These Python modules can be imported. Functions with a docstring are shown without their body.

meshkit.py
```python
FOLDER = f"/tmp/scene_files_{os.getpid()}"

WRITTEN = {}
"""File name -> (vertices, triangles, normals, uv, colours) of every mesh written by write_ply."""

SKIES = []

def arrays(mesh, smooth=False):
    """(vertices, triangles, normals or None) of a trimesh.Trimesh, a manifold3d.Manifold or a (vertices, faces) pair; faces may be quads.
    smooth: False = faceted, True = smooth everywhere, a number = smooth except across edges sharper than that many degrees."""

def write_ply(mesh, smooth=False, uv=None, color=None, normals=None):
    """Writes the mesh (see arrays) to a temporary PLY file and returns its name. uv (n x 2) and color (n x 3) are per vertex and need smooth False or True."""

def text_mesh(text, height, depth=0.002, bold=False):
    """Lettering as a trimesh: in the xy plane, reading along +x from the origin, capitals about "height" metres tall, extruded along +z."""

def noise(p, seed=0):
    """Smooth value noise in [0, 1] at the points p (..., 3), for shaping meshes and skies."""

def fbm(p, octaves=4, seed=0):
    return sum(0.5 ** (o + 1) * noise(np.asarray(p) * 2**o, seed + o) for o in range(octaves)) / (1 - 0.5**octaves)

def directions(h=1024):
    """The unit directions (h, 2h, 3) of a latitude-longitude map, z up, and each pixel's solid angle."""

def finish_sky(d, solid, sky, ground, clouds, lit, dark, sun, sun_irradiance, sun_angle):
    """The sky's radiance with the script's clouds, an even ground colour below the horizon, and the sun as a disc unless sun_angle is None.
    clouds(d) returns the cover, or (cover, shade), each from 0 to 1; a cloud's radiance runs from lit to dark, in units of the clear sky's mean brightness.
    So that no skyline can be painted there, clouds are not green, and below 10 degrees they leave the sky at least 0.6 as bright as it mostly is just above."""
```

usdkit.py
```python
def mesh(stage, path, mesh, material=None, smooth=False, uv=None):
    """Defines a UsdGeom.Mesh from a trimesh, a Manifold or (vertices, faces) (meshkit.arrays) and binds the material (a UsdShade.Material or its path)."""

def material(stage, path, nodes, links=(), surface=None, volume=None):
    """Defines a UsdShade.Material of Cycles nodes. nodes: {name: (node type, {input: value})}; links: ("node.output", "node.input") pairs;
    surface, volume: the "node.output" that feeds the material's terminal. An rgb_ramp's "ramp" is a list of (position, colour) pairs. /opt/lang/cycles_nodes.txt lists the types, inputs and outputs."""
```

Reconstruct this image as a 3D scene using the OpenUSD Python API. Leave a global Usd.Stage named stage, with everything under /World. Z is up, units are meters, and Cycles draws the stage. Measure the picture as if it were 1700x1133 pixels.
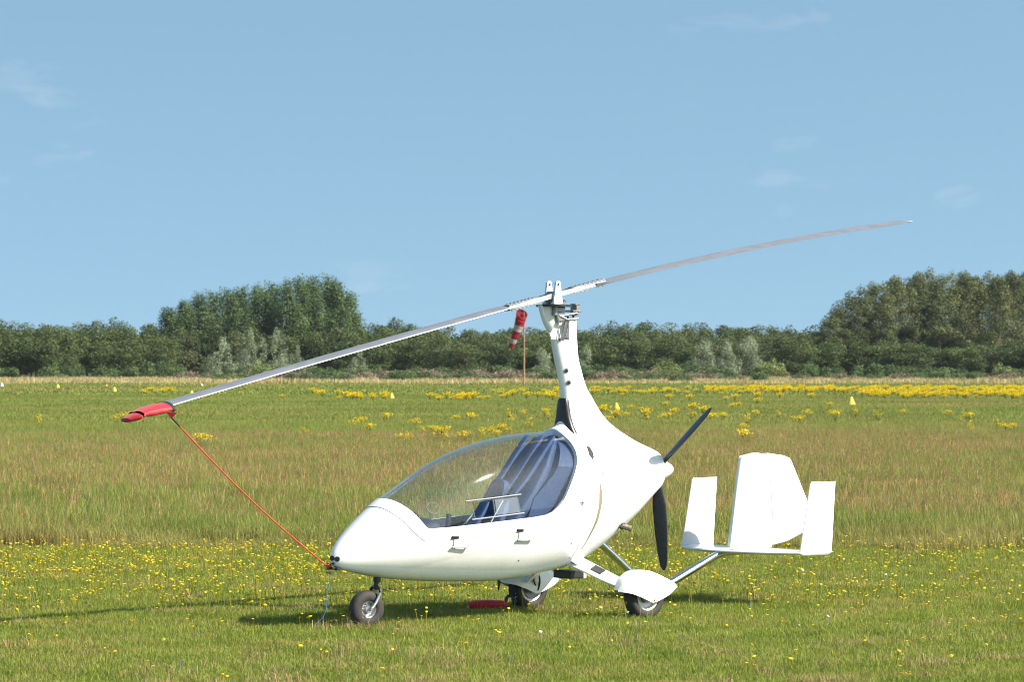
import math, random
import numpy as np, trimesh, manifold3d, usdkit, meshkit
from manifold3d import Manifold, CrossSection, Mesh as MMesh
from scipy.interpolate import CubicSpline, PchipInterpolator
from shapely.geometry import Polygon
from shapely.geometry.polygon import orient
from pxr import Usd, UsdGeom, UsdLux, UsdShade, Gf, Sdf, Vt

stage = Usd.Stage.CreateInMemory()
UsdGeom.SetStageUpAxis(stage, 'Z')
UsdGeom.SetStageMetersPerUnit(stage, 1.0)
UsdGeom.Xform.Define(stage, '/World')
UsdGeom.Scope.Define(stage, '/World/Looks')
rng = np.random.default_rng(7)

# ---------------------------------------------------------------- camera, sky, sun, exposure
EYE = 2.06
cam = UsdGeom.Camera.Define(stage, '/World/camera')
cam.AddTranslateOp().Set((0, 0, EYE))
cam.AddRotateXOp().Set(90 + math.degrees(math.atan(45.5 / 5600)))
cam.CreateHorizontalApertureAttr(36.0)
cam.CreateFocalLengthAttr(36.0 * 5600 / 1700)
cam.CreateFStopAttr(9.0)
cam.CreateFocusDistanceAttr(27.6)
cam.CreateClippingRangeAttr((0.5, 20000))
cam.CreateExposureAttr(1.05)

SUN_EL = math.radians(39.4)
SUN_AZ = math.atan2(.951, -.309)
SKY_STRENGTH = 0.092
sky = UsdLux.DomeLight.Define(stage, '/World/sky')
sun = UsdLux.DistantLight.Define(stage, '/World/sun')
sun.CreateNormalizeAttr(True) if hasattr(sun, 'CreateNormalizeAttr') else None
sun.CreateIntensityAttr(1.25)
sun.CreateAngleAttr(0.53)
sun.CreateColorAttr((1.0, 0.93, 0.82))
sd = Gf.Vec3d(math.cos(SUN_EL) * math.sin(SUN_AZ), math.cos(SUN_EL) * math.cos(SUN_AZ), math.sin(SUN_EL))
sun.AddTransformOp().Set(Gf.Matrix4d().SetRotate(Gf.Rotation(Gf.Vec3d(0, 0, 1), sd)))
SUN_DIR = np.array(sd)

sky_mat = usdkit.material(stage, '/World/Looks/sky', {
    's': ('sky_texture', {'sky_type': 'single_scattering', 'sun_disc': False, 'sun_elevation': SUN_EL, 'sun_rotation': SUN_AZ,
                          'altitude': 200.0, 'air_density': 1.0, 'aerosol_density': 1.0, 'ozone_density': 1.5}),
    'lift': ('mapping', {'location': (0, 0, .30)}), 'nrm': ('vector_math', {'math_type': 'normalize'}), 'tint': ('mix_color', {'blend_type': 'multiply', 'fac': 1.0, 'b': (1.13, 1.22, 1.03), 'use_clamp': False}),
    'tc': ('texture_coordinate', {}),
    'map': ('mapping', {'scale': (30.0, 30.0, 95.0)}),
    'n': ('noise_texture', {'scale': 1.0, 'detail': 7.0, 'roughness': 0.6, 'distortion': .4}),
    'map2': ('mapping', {'scale': (9.0, 9.0, 16.0), 'location': (2.0, .2, .4)}),
    'n2': ('noise_texture', {'scale': 1.0, 'detail': 2.0}),
    'nm': ('math', {'math_type': 'multiply_add', 'value2': .75}),
    'r': ('map_range', {'from_min': 1.03, 'from_max': 1.24, 'to_min': 0.0, 'to_max': 0.18, 'clamp': True}),
    'mix': ('mix_color', {'b': (5.0, 5.0, 5.3)}),
    'b': ('background_shader', {'strength': SKY_STRENGTH})},
    [('tc.generated', 'map.vector'), ('map.vector', 'n.vector'), ('tc.generated', 'map2.vector'), ('map2.vector', 'n2.vector'), ('n2.fac', 'nm.value1'), ('n.fac', 'nm.value3'), ('nm.value', 'r.value'), ('r.result', 'mix.fac'), ('tc.generated', 'lift.vector'), ('lift.vector', 'nrm.vector1'), ('nrm.vector', 's.vector'), ('s.color', 'tint.a'), ('tint.result', 'mix.a'), ('mix.result', 'b.color')],
    surface='b.background')
UsdShade.MaterialBindingAPI.Apply(sky.GetPrim()).Bind(sky_mat)
sky.GetPrim().SetCustomDataByKey('kind', 'structure')

# ---------------------------------------------------------------- helpers
used = {}


def numbered(parent, name):
    k = (parent, name)
    n = used.get(k, 0)
    used[k] = n + 1
    return f'{parent}/{name}' if n == 0 else f'{parent}/{name}_{n:03d}'


def data(p, **kw):
    for k, v in kw.items():
        if v:
            p.SetCustomDataByKey(k, v)


def thing(name, label, cat, loc=(0, 0, 0), rotz=0.0, group=None, scale=None):
    x = UsdGeom.Xform.Define(stage, numbered('/World', name))
    x.AddTranslateOp().Set(Gf.Vec3d(*map(float, loc)))
    x.AddRotateZOp().Set(float(rotz))
    x.AddScaleOp().Set(Gf.Vec3f(*(scale or (1, 1, 1))))
    data(x.GetPrim(), label=label, category=cat, group=group)
    return x


def copy_of(src, name, label, cat, loc, rotz, group=None, scale=None):
    x = thing(name, label, cat, loc, rotz, group, scale)
    x.GetPrim().GetReferences().AddInternalReference(src.GetPath())
    x.GetPrim().SetInstanceable(True)
    return x


def obj(name, mesh, mat, parent=None, smooth=30, label=None, normals=None, tint=None, **kw):
    base = str(parent.GetPath()) if parent is not None else '/World'
    path = numbered(base, name)
    if normals is not None:
        m = usdkit.mesh(stage, path, mesh, mat, False)
        m.CreateNormalsAttr(Vt.Vec3fArray.FromNumpy(np.asarray(normals, np.float32)))
        m.SetNormalsInterpolation('vertex')
    else:
        m = usdkit.mesh(stage, path, mesh, mat, smooth)
    if tint is not None:
        UsdGeom.PrimvarsAPI(m).CreatePrimvar('tint', Sdf.ValueTypeNames.Color3fArray, 'vertex').Set(Vt.Vec3fArray.FromNumpy(np.asarray(tint, np.float32)))
    data(m.GetPrim(), label=label, **kw)
    return m


def cat(*ms):
    return trimesh.util.concatenate([trimesh.Trimesh(m[0], m[1], process=False) if isinstance(m, tuple) else m for m in ms])


def tri(f):
    f = np.asarray(f)
    return np.vstack([f[:, [0, 1, 2]], f[:, [0, 2, 3]]]) if f.shape[1] == 4 else f


def loft(rings, caps=(True, True)):
    """rings: n x k x 3, closed round k."""
    r = np.asarray(rings, float)
    n, k = r.shape[:2]
    i, j = np.meshgrid(np.arange(n - 1), np.arange(k), indexing='ij')
    j2 = (j + 1) % k
    q = np.stack([i * k + j, i * k + j2, (i + 1) * k + j2, (i + 1) * k + j], -1).reshape(-1, 4)
    v = r.reshape(-1, 3)
    f = [tri(q)]
    for c, s in ((0, 0), (1, n - 1)):
        if caps[c]:
            v = np.vstack([v, r[s].mean(0)])
            m = len(v) - 1
            a = s * k + np.arange(k)
            b = s * k + (np.arange(k) + 1) % k
            f.append(np.stack([np.full(k, m), b, a] if c == 0 else [np.full(k, m), a, b], -1))
    t = trimesh.Trimesh(v, np.vstack(f), process=False)
    if t.volume < 0:
        t.invert()
    return t


def frame_of(d):
    d = np.asarray(d, float) / np.linalg.norm(d)
    a = np.cross(d, [0, 0, 1.0] if abs(d[2]) < .9 else [1.0, 0, 0])
    a /= np.linalg.norm(a)
    return d, a, np.cross(a, d)


def tube(path, r, k=12, caps=True):
    p = np.asarray(path, float)
    r = np.broadcast_to(np.asarray(r, float), (len(p),))
    t = np.gradient(p, axis=0)
    t /= np.linalg.norm(t, axis=1)[:, None]
    _, a, b = frame_of(t[0])
    rings, ang = [], np.arange(k) * 2 * np.pi / k
    for i in range(len(p)):
        a = a - t[i] * (a @ t[i])
        a /= np.linalg.norm(a)
        b = np.cross(t[i], a)
        rings.append(p[i] + r[i] * (np.cos(ang)[:, None] * a + np.sin(ang)[:, None] * b))
    return loft(rings, (caps, caps))


def smooth_path(pts, n=40):
    p = np.asarray(pts, float)
    s = np.r_[0, np.cumsum(np.linalg.norm(np.diff(p, axis=0), axis=1))]
    return PchipInterpolator(s, p)(np.linspace(0, s[-1], n))


def box(lo, hi, bevel=0.0):
    lo, hi = np.asarray(lo, float), np.asarray(hi, float)
    if bevel <= 0:
        return trimesh.creation.box(bounds=[lo, hi])
    pts = []
    for ax in range(3):
        for sx in (0, 1):
            for sy in (0, 1):
                for sz in (0, 1):
                    c = np.where([sx, sy, sz], hi, lo).astype(float)
                    ins = np.where([sx, sy, sz], -bevel, bevel)
                    ins[ax] = 0
                    pts.append(c + ins)
    return trimesh.convex.convex_hull(np.array(pts))


def place(m, origin, x, y, z):
    M = np.eye(4)
    M[:3, 0], M[:3, 1], M[:3, 2], M[:3, 3] = x, y, z, origin
    m = m.copy()
    m.apply_transform(M)
    return m


def cyl(p, q, r, k=20, r2=None):
    return tube([p, q], [r, r if r2 is None else r2], k)


def superellipse(a, b, n=2.4, k=32):
    t = np.arange(k) * 2 * np.pi / k
    c, s = np.cos(t), np.sin(t)
    return np.stack([a * np.sign(c) * abs(c) ** (2 / n), b * np.sign(s) * abs(s) ** (2 / n)], -1)


def revolve(profile, k=40):
    """profile of (axial, radius) about local x."""
    a = np.arange(k) * 2 * np.pi / k
    rings = [np.stack([np.full(k, x), r * np.cos(a), r * np.sin(a)], -1) for x, r in profile]
    return loft(rings, (False, False))


# ---------------------------------------------------------------- materials
def mat(name, nodes, links=(), surface='p.BSDF', volume=None):
    return usdkit.material(stage, '/World/Looks/' + name, nodes, links, surface, volume)


def plain(name, color, rough=.5, metal=0.0, **kw):
    return mat(name, {'p': ('principled_bsdf', {'base_color': color, 'roughness': rough, 'metallic': metal, **kw})})


def worn(name, a, b, scale, rough=(.4, .6), metal=0.0, bump=0.0, **kw):
    return mat(name, {
        'g': ('geometry', {}), 'n': ('noise_texture', {'scale': scale, 'detail': 5.0, 'roughness': .6}),
        'c': ('rgb_ramp', {'ramp': [(.3, a), (.7, b)]}),
        'r': ('map_range', {'from_min': .3, 'from_max': .7, 'to_min': rough[0], 'to_max': rough[1]}),
        'bp': ('bump', {'strength': bump, 'distance': .01}),
        'p': ('principled_bsdf', {'metallic': metal, **kw})},
        [('g.position', 'n.vector'), ('n.fac', 'c.fac'), ('c.color', 'p.base_color'), ('n.fac', 'r.value'), ('r.result', 'p.roughness')]
        + ([('n.fac', 'bp.height'), ('bp.normal', 'p.normal')] if bump else []))


WHITE = mat('white_gelcoat', {
    'g': ('geometry', {}), 'n': ('noise_texture', {'scale': 3.0, 'detail': 6.0, 'roughness': .65}),
    'c': ('rgb_ramp', {'ramp': [(.25, (.74, .745, .75)), (.6, (.82, .82, .815))]}),
    'n2': ('noise_texture', {'scale': 45.0, 'detail': 3.0}),
    'r': ('map_range', {'from_min': .3, 'from_max': .7, 'to_min': .22, 'to_max': .34}),
    'p': ('principled_bsdf', {'coat_weight': .35, 'coat_roughness': .06})},
    [('g.position', 'n.vector'), ('g.position', 'n2.vector'), ('n.fac', 'c.fac'), ('c.color', 'p.base_color'), ('n2.fac', 'r.value'), ('r.result', 'p.roughness')])
BLACK = worn('black_plastic', (.012, .012, .013), (.025, .024, .024), 30, (.3, .5))
CARBON = worn('black_carbon', (.006, .007, .009), (.012, .013, .016), 25, (.30, .42), coat_weight=.12, coat_roughness=.2)
DARK = plain('dark_gap', (.012, .012, .012), .7)
RUBBER = worn('tyre_rubber', (.018, .017, .017), (.04, .037, .034), 40, (.65, .85), bump=.25)
CHROME = worn('polished_tube', (.62, .63, .65), (.72, .72, .72), 20, (.12, .24), 1.0)
ALU = worn('brushed_aluminium', (.52, .53, .55), (.66, .66, .67), 60, (.28, .42), .9)
BLADE = worn('anodised_blade', (.27, .275, .30), (.33, .335, .355), 8, (.40, .50), .5)
STEEL = worn('grey_steel', (.20, .20, .21), (.34, .33, .32), 60, (.35, .55), .8)
GREYPAINT = worn('light_grey_paint', (.58, .59, .60), (.68, .68, .69), 25, (.35, .5))
RUST = worn('exhaust_steel', (.20, .13, .09), (.42, .36, .32), 50, (.35, .5), .8)
SEAT = worn('navy_upholstery', (.010, .034, .095), (.018, .050, .135), 35, (.6, .8), bump=.2)
SEATPAD = worn('blue_seat_pad', (.022, .055, .140), (.032, .072, .17), 35, (.6, .8), bump=.2)
LINING = worn('dark_lining', (.008, .014, .032), (.014, .022, .046), 20, (.6, .8))
STRAP = plain('grey_webbing', (.42, .44, .47), .7)
OLIVE = plain('olive_slot', (.20, .19, .12), .55)
REDMARK = plain('red_marking', (.6, .03, .05), .4)
REDCLOTH = mat('red_cover_cloth', {
    'g': ('geometry', {}), 'n': ('noise_texture', {'scale': 9.0, 'detail': 4.0}), 'w': ('noise_texture', {'scale': 220.0, 'detail': 2.0}),
    'c': ('rgb_ramp', {'ramp': [(.3, (.36, .006, .014)), (.7, (.50, .010, .022))]}),
    'bp': ('bump', {'strength': .35, 'distance': .012}), 'p': ('principled_bsdf', {'roughness': .62, 'sheen_weight': .15})},
    [('g.position', 'n.vector'), ('n.fac', 'c.fac'), ('c.color', 'p.base_color'), ('n.fac', 'bp.height'), ('bp.normal', 'p.normal')])
ROPE = worn('orange_red_rope', (.48, .040, .018), (.62, .070, .028), 160, (.7, .85), bump=.5)
BLUECORD = plain('blue_cord', (.035, .16, .33), .6)
YELLOWPAINT = worn('yellow_marker', (.72, .55, .03), (.80, .64, .08), 6, (.5, .7))
WHITEPAINT = worn('white_marker', (.74, .74, .72), (.82, .82, .8), 6, (.5, .7))
SOCKRED = mat('red_sock_cloth', {'d': ('principled_bsdf', {'base_color': (.36, .010, .018), 'roughness': .8}), 't': ('translucent_bsdf', {'color': (.3, .01, .02)}), 'm': ('mix_closure', {'fac': .3})},
              [('d.BSDF', 'm.closure1'), ('t.BSDF', 'm.closure2')], 'm.closure')
SOCKWHITE = mat('white_sock_cloth', {'d': ('principled_bsdf', {'base_color': (.46, .44, .41), 'roughness': .8}), 't': ('translucent_bsdf', {'color': (.35, .33, .3)}), 'm': ('mix_closure', {'fac': .3})},
                [('d.BSDF', 'm.closure1'), ('t.BSDF', 'm.closure2')], 'm.closure')
POLEWOOD = worn('weathered_pole', (.24, .13, .07), (.36, .22, .13), 4, (.7, .9))
PLEXI = mat('clear_canopy', {
    'g': ('geometry', {}), 'nm': ('mapping', {'scale': (3, 3, 14)}), 'n': ('noise_texture', {'scale': 2.2, 'detail': 8.0, 'roughness': .7, 'distortion': 1.5}),
    'nr': ('map_range', {'from_min': .45, 'from_max': .8, 'to_min': .001, 'to_max': .012, 'clamp': True}),
    'lw': ('layer_weight', {'blend': .5}), 'pw': ('math', {'math_type': 'power', 'value2': 5.0}), 'fr': ('math', {'math_type': 'multiply_add', 'value2': .97, 'value3': .026}),
    't': ('transparent_bsdf', {'color': (.94, .955, .97)}), 'gl': ('glossy_bsdf', {'color': (1, 1, 1), 'roughness': .045}), 'm': ('mix_closure', {}),
    'du': ('diffuse_bsdf', {'color': (.75, .78, .82)}), 'm2': ('mix_closure', {})},
    [('g.position', 'nm.vector'), ('nm.vector', 'n.vector'), ('n.fac', 'nr.value'), ('nr.result', 'm2.fac'), ('lw.facing', 'pw.value1'), ('pw.value', 'fr.value1'), ('fr.value', 'm.fac'),
     ('t.BSDF', 'm.closure1'), ('gl.BSDF', 'm.closure2'), ('m.closure', 'm2.closure1'), ('du.BSDF', 'm2.closure2')], 'm2.closure')


def leafy(name, dark, light, scale, trans=.3, tinted=True, zone=None):
    """foliage/grass: colour patches in world space times the piece's own tint, partly translucent. zone: a second, larger colour patch pair."""
    nodes = {'g': ('geometry', {}), 'n': ('noise_texture', {'scale': scale, 'detail': 4.0, 'roughness': .6}),
             'c': ('rgb_ramp', {'ramp': [(.32, dark), (.68, light)]}),
             'a': ('attribute', {'attribute': 'tint'}), 'mu': ('mix_color', {'blend_type': 'multiply', 'fac': 1.0}),
             'd': ('principled_bsdf', {'roughness': .62, 'specular_ior_level': .3}), 't': ('translucent_bsdf', {}), 'm': ('mix_closure', {'fac': trans})}
    links = [('g.position', 'n.vector'), ('n.fac', 'c.fac'), ('a.color', 'mu.b'), ('mu.result', 'd.base_color'), ('mu.result', 't.color'), ('d.BSDF', 'm.closure1'), ('t.BSDF', 'm.closure2')]
    if zone:
        za, zb, zs, lo, hi = zone
        nodes.update({'zm': ('mapping', {'scale': zs}), 'zn': ('noise_texture', {'scale': 1.0, 'detail': 4.0, 'roughness': .6}),
                      'zr': ('map_range', {'from_min': lo, 'from_max': hi, 'to_min': 0.0, 'to_max': 1.0, 'clamp': True}),
                      'zc': ('rgb_ramp', {'ramp': [(.3, za), (.7, zb)]}), 'zx': ('mix_color', {})})
        links += [('g.position', 'zm.vector'), ('zm.vector', 'zn.vector'), ('zn.fac', 'zr.value'), ('n.fac', 'zc.fac'),
                  ('zr.result', 'zx.fac'), ('c.color', 'zx.a'), ('zc.color', 'zx.b'), ('zx.result', 'mu.a')]
    else:
        links.append(('c.color', 'mu.a'))
    return mat(name, nodes, links, 'm.closure')


# ---------------------------------------------------------------- ground
GROUND = mat('field_soil', {
    'g': ('geometry', {}), 'n': ('noise_texture', {'scale': .35, 'detail': 8.0, 'roughness': .65}), 's': ('separate_xyz', {}),
    'ad': ('math', {'math_type': 'multiply_add', 'value2': 60.0}), 'mr': ('map_range', {'from_min': 0.0, 'from_max': 800.0, 'to_min': 0.0, 'to_max': 1.0, 'clamp': True}),
    'z': ('rgb_ramp', {'ramp': [(.0, (.085, .10, .03)), (.08, (.08, .095, .028)), (.14, (.11, .11, .04)), (.22, (.12, .15, .04)), (.50, (.12, .15, .04)), (.58, (.27, .235, .10)), (.75, (.16, .13, .06)), (1, (.06, .06, .03))]}),
    'v': ('rgb_ramp', {'ramp': [(.3, (.6, .6, .6)), (.7, (1.25, 1.2, 1.15))]}), 'mu': ('mix_color', {'blend_type': 'multiply', 'fac': 1.0, 'use_clamp': False}),
    'p': ('principled_bsdf', {'roughness': .9, 'specular_ior_level': .1})},
    [('g.position', 'n.vector'), ('g.position', 's.vector'), ('n.fac', 'ad.value1'), ('s.y', 'ad.value3'), ('ad.value', 'mr.value'), ('mr.result', 'z.fac'),
     ('n.fac', 'v.fac'), ('z.color', 'mu.a'), ('v.color', 'mu.b'), ('mu.result', 'p.base_color')])
gv, gf = [], []
xs = np.r_[-3000, -900, np.linspace(-140, 140, 61), 900, 3000]
ys = np.r_[-400, -20, np.linspace(8, 60, 40), np.geomspace(62, 900, 50), 2000, 4500]
X, Y = np.meshgrid(xs, ys, indexing='ij')
Z = .02 * meshkit.fbm(np.stack([X.ravel() * .4, Y.ravel() * .4, 0 * X.ravel()], -1)).reshape(X.shape) if hasattr(meshkit, 'fbm') else 0 * X
Z = np.where((Y > 5) & (Y < 60) & (abs(X) < 60), Z - .01, -.012)
nx, ny = X.shape
i, j = np.meshgrid(np.arange(nx - 1), np.arange(ny - 1), indexing='ij')
q = np.stack([i * ny + j, (i + 1) * ny + j, (i + 1) * ny + j + 1, i * ny + j + 1], -1).reshape(-1, 4)
obj('ground', (np.stack([X.ravel(), Y.ravel(), Z.ravel()], -1), tri(q)), GROUND, smooth=True, kind='structure')


def ground_at(px, py, h=0.0):
    y = 5600 * (EYE - h) / (py - 612)
    return (px - 850) / 5600 * y, y


# ---------------------------------------------------------------- grass
def blades(n, size, h, w, lean=.35, cols=None, seed=0, clump=0.0, twist=True):
    r = np.random.default_rng(seed)
    base = (r.random((n, 2)) - .5) * size
    if clump:
        c = (r.random((max(3, n // 40), 2)) - .5) * size
        base = c[r.integers(len(c), size=n)] + r.normal(0, clump, (n, 2))
    hh = r.uniform(*h, n) * r.uniform(.75, 1.1, n)
    ww = r.uniform(*w, n)
    az, la = r.uniform(0, 2 * np.pi, n), np.abs(r.normal(0, lean, n)) + .05
    side = np.stack([np.cos(az), np.sin(az), 0 * az], -1)
    ld = r.uniform(0, 2 * np.pi, n)
    ldir = np.stack([np.cos(ld), np.sin(ld), 0 * ld], -1)
    b = np.c_[base, np.zeros(n)]
    mid = b + .55 * hh[:, None] * np.c_[ldir[:, :2] * (.35 * la)[:, None], np.ones(n)]
    tip = b + hh[:, None] * np.c_[ldir[:, :2] * la[:, None], np.cos(np.minimum(la, 1.2))]
    v = np.stack([b - side * ww[:, None] / 2, b + side * ww[:, None] / 2, mid - side * ww[:, None] * .42, mid + side * ww[:, None] * .42, tip], 1)
    f = (np.arange(n) * 5)[:, None, None] + np.array([[0, 1, 3], [0, 3, 2], [2, 3, 4]])
    cols = np.asarray(cols if cols is not None else [(1, 1, 1)])
    col = cols[r.integers(len(cols), size=n)] * r.uniform(.75, 1.25, (n, 1))
    t = np.repeat(col[:, None], 5, 1)
    return v.reshape(-1, 3), f.reshape(-1, 3), t.reshape(-1, 3)


def seed_heads(n, size, h, seed, stalk=.0022, head=(.008, .10), straw=(1.5, 1.3, 1.0), tone=(1, 1, 1)):
    r = np.random.default_rng(seed)
    V, F, T = [], [], []
    for k in range(n):
        b = np.r_[(r.random(2) - .5) * size, 0]
        hh = r.uniform(*h)
        d = r.normal(0, .13, 2)
        tip = b + np.r_[d * hh, hh]
        a = r.uniform(0, np.pi)
        s = np.r_[np.cos(a), np.sin(a), 0]
        s2 = np.r_[-np.sin(a), np.cos(a), 0]
        hl = head[1] * r.uniform(.7, 1.3)
        hw = head[0] * r.uniform(.7, 1.4)
        m = tip - (tip - b) / hh * hl
        o = len(V)
        V += [b - s * stalk, b + s * stalk, m - s * stalk, m + s * stalk]
        F += [(o, o + 1, o + 3), (o, o + 3, o + 2)]
        T += [straw] * 4
        c = .5 * (m + tip)
        o = len(V)
        V += [m, c + s * hw, tip, c - s * hw, c + s2 * hw, c - s2 * hw]
        F += [(o, o + 1, o + 2), (o, o + 2, o + 3), (o, o + 4, o + 2), (o, o + 2, o + 5)]
        q = np.array(tone) * r.uniform(.7, 1.3)
        T += [tuple(q)] * 6
    return np.array(V), np.array(F), np.array(T)


def scatter(name, protos, pos, scales, idx, rots, label=None, category=None):
    path = numbered('/World', name)
    pi = UsdGeom.PointInstancer.Define(stage, path)
    paths = []
    for k, (v, f, t, m) in enumerate(protos):
        pm = usdkit.mesh(stage, f'{path}/tuft_{k:03d}' if k else f'{path}/tuft', (v, f), m, False)
        UsdGeom.PrimvarsAPI(pm).CreatePrimvar('tint', Sdf.ValueTypeNames.Color3fArray, 'vertex').Set(Vt.Vec3fArray.FromNumpy(np.asarray(t, np.float32)))
        paths.append(pm.GetPath())
    pi.CreatePrototypesRel().SetTargets(paths)
    n = len(pos)
    pi.CreatePositionsAttr(Vt.Vec3fArray.FromNumpy(np.asarray(pos, np.float32)))
    pi.CreateProtoIndicesAttr(Vt.IntArray.FromNumpy(np.asarray(idx, np.int32)))
    qh = [Gf.Quath(math.cos(a / 2), 0, 0, math.sin(a / 2)) for a in rots]
    pi.CreateOrientationsAttr(Vt.QuathArray(qh))
    pi.CreateScalesAttr(Vt.Vec3fArray.FromNumpy(np.asarray(scales, np.float32)))
    data(pi.GetPrim(), kind='stuff', label=label, category=category)
    return pi


def cover(y0, y1, step, margin=1.0, spread=.165):
    P = []
    y = y0 + step / 2
    while y < y1:
        hw = spread * (y + step) + margin
        x = -hw
        while x < hw:
            P.append((x + rng.uniform(-.2, .2) * step, y + rng.uniform(-.2, .2) * step, 0))
            x += step
        y += step
    return np.array(P)


def lay(name, protos, P, s=(.9, 1.1), sz=(.85, 1.15), zmul=1.0, **kw):
    n = len(P)
    a = rng.uniform(s[0], s[1], n)
    scatter(name, protos, P, np.stack([a, a, a * rng.uniform(sz[0], sz[1], n) * zmul], -1), rng.integers(len(protos), size=n), rng.uniform(0, 2 * np.pi, n), **kw)


GREENS = [(1, 1, 1), (.8, .9, .7), (1.2, 1.1, .9), (1.0, 1.05, .85), (1.1, 1.1, .8), (1.45, 1.28, 1.0)]
LAWN = leafy('lawn_grass', (.155, .21, .032), (.255, .295, .064), 1.3, .35, zone=((.27, .235, .085), (.37, .31, .13), (.8, 1.5, 1), .50, .70))
MEADOW = leafy('meadow_grass', (.150, .200, .038), (.265, .295, .082), .5, .35, zone=((.25, .205, .085), (.36, .30, .125), (.06, .17, 1), .44, .64))
SEEDS = leafy('meadow_seed_heads', (.33, .195, .115), (.42, .28, .165), .8, .2)
FIELD = leafy('field_grass', (.130, .190, .036), (.225, .265, .068), .11, .35, zone=((.26, .215, .08), (.31, .25, .10), (.02, .075, 1), .48, .68))
STRAWGRASS = leafy('dry_strip_grass', (.40, .32, .15), (.54, .45, .25), .1, .3)

lawn_p = [(*blades(1700, .8, (.03, .072), (.0035, .006), .95, GREENS, 10 + k), LAWN) for k in range(4)]
lay('mown_grass', lawn_p, cover(20.5, 38.6, .56, .6), label='short mown grass round the aircraft', category='grass')
tall_p = [(*blades(1250, 1.0, (.16, .36), (.004, .007), .65, [(1, 1, 1), (.8, .92, .7), (1.15, 1.1, .85), (.95, 1.05, .8), (1.35, 1.2, .95)], 30 + k), MEADOW) for k in range(4)]
PM_ = cover(36.6, 116, .85, .8)
em = meshkit.fbm(np.c_[PM_[:, 0] * .06, PM_[:, 1] * .10, 0 * PM_[:, 0] + 9])
PM_ = PM_[PM_[:, 1] < 84 + 34 * (em + .25) + rng.uniform(-9, 9, len(PM_))]
e1 = meshkit.fbm(np.c_[PM_[:, 0] * .35, 0 * PM_[:, 0], 0 * PM_[:, 0] + 2])
PM_, e1 = PM_[PM_[:, 1] > 37.0 + 2.2 * e1], e1[PM_[:, 1] > 37.0 + 2.2 * e1]
lay('meadow_grass', tall_p, PM_, zmul=np.clip(.45 + .30 * (PM_[:, 1] - 37 - 2.2 * e1), .4, 1), s=(.9, 1.15), sz=(.7, 1.2), label='tall uncut meadow grass behind the mown strip', category='grass')
seed_p = [(*seed_heads(34, 1.2, (.22, .40), 50 + k, head=(.0045, .07)), SEEDS) for k in range(3)]
P = cover(40.5, 95, 1.0, .8)
dens = meshkit.fbm(np.c_[P[:, 0] * .05, P[:, 1] * .11, 0 * P[:, 0]])
P = P[(dens + .12 * rng.normal(size=len(P)) > np.interp(P[:, 1], [36, 44, 52, 60, 72, 80, 92], [.10, .02, .06, -.12, -.14, .1, .3]))]
lay('grass_seed_heads', seed_p, P, label='brown seed heads over the uncut meadow', category='grass')
field_p = [(*blades(1500, 3.4, (.08, .22), (.012, .026), .45, GREENS, 70 + k), FIELD) for k in range(4)]
lay('field_grass', field_p, cover(74, 250, 2.5, 3), sz=(.7, 1.3), label='green grass of the open airfield', category='grass')
far_p = [(*blades(900, 10, (.12, .32), (.06, .14), .4, GREENS, 90 + k), FIELD) for k in range(3)]
lay('far_field_grass', far_p, cover(246, 420, 7.5, 6), sz=(.6, 1.3), label='green grass at the far end of the airfield', category='grass')
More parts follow.
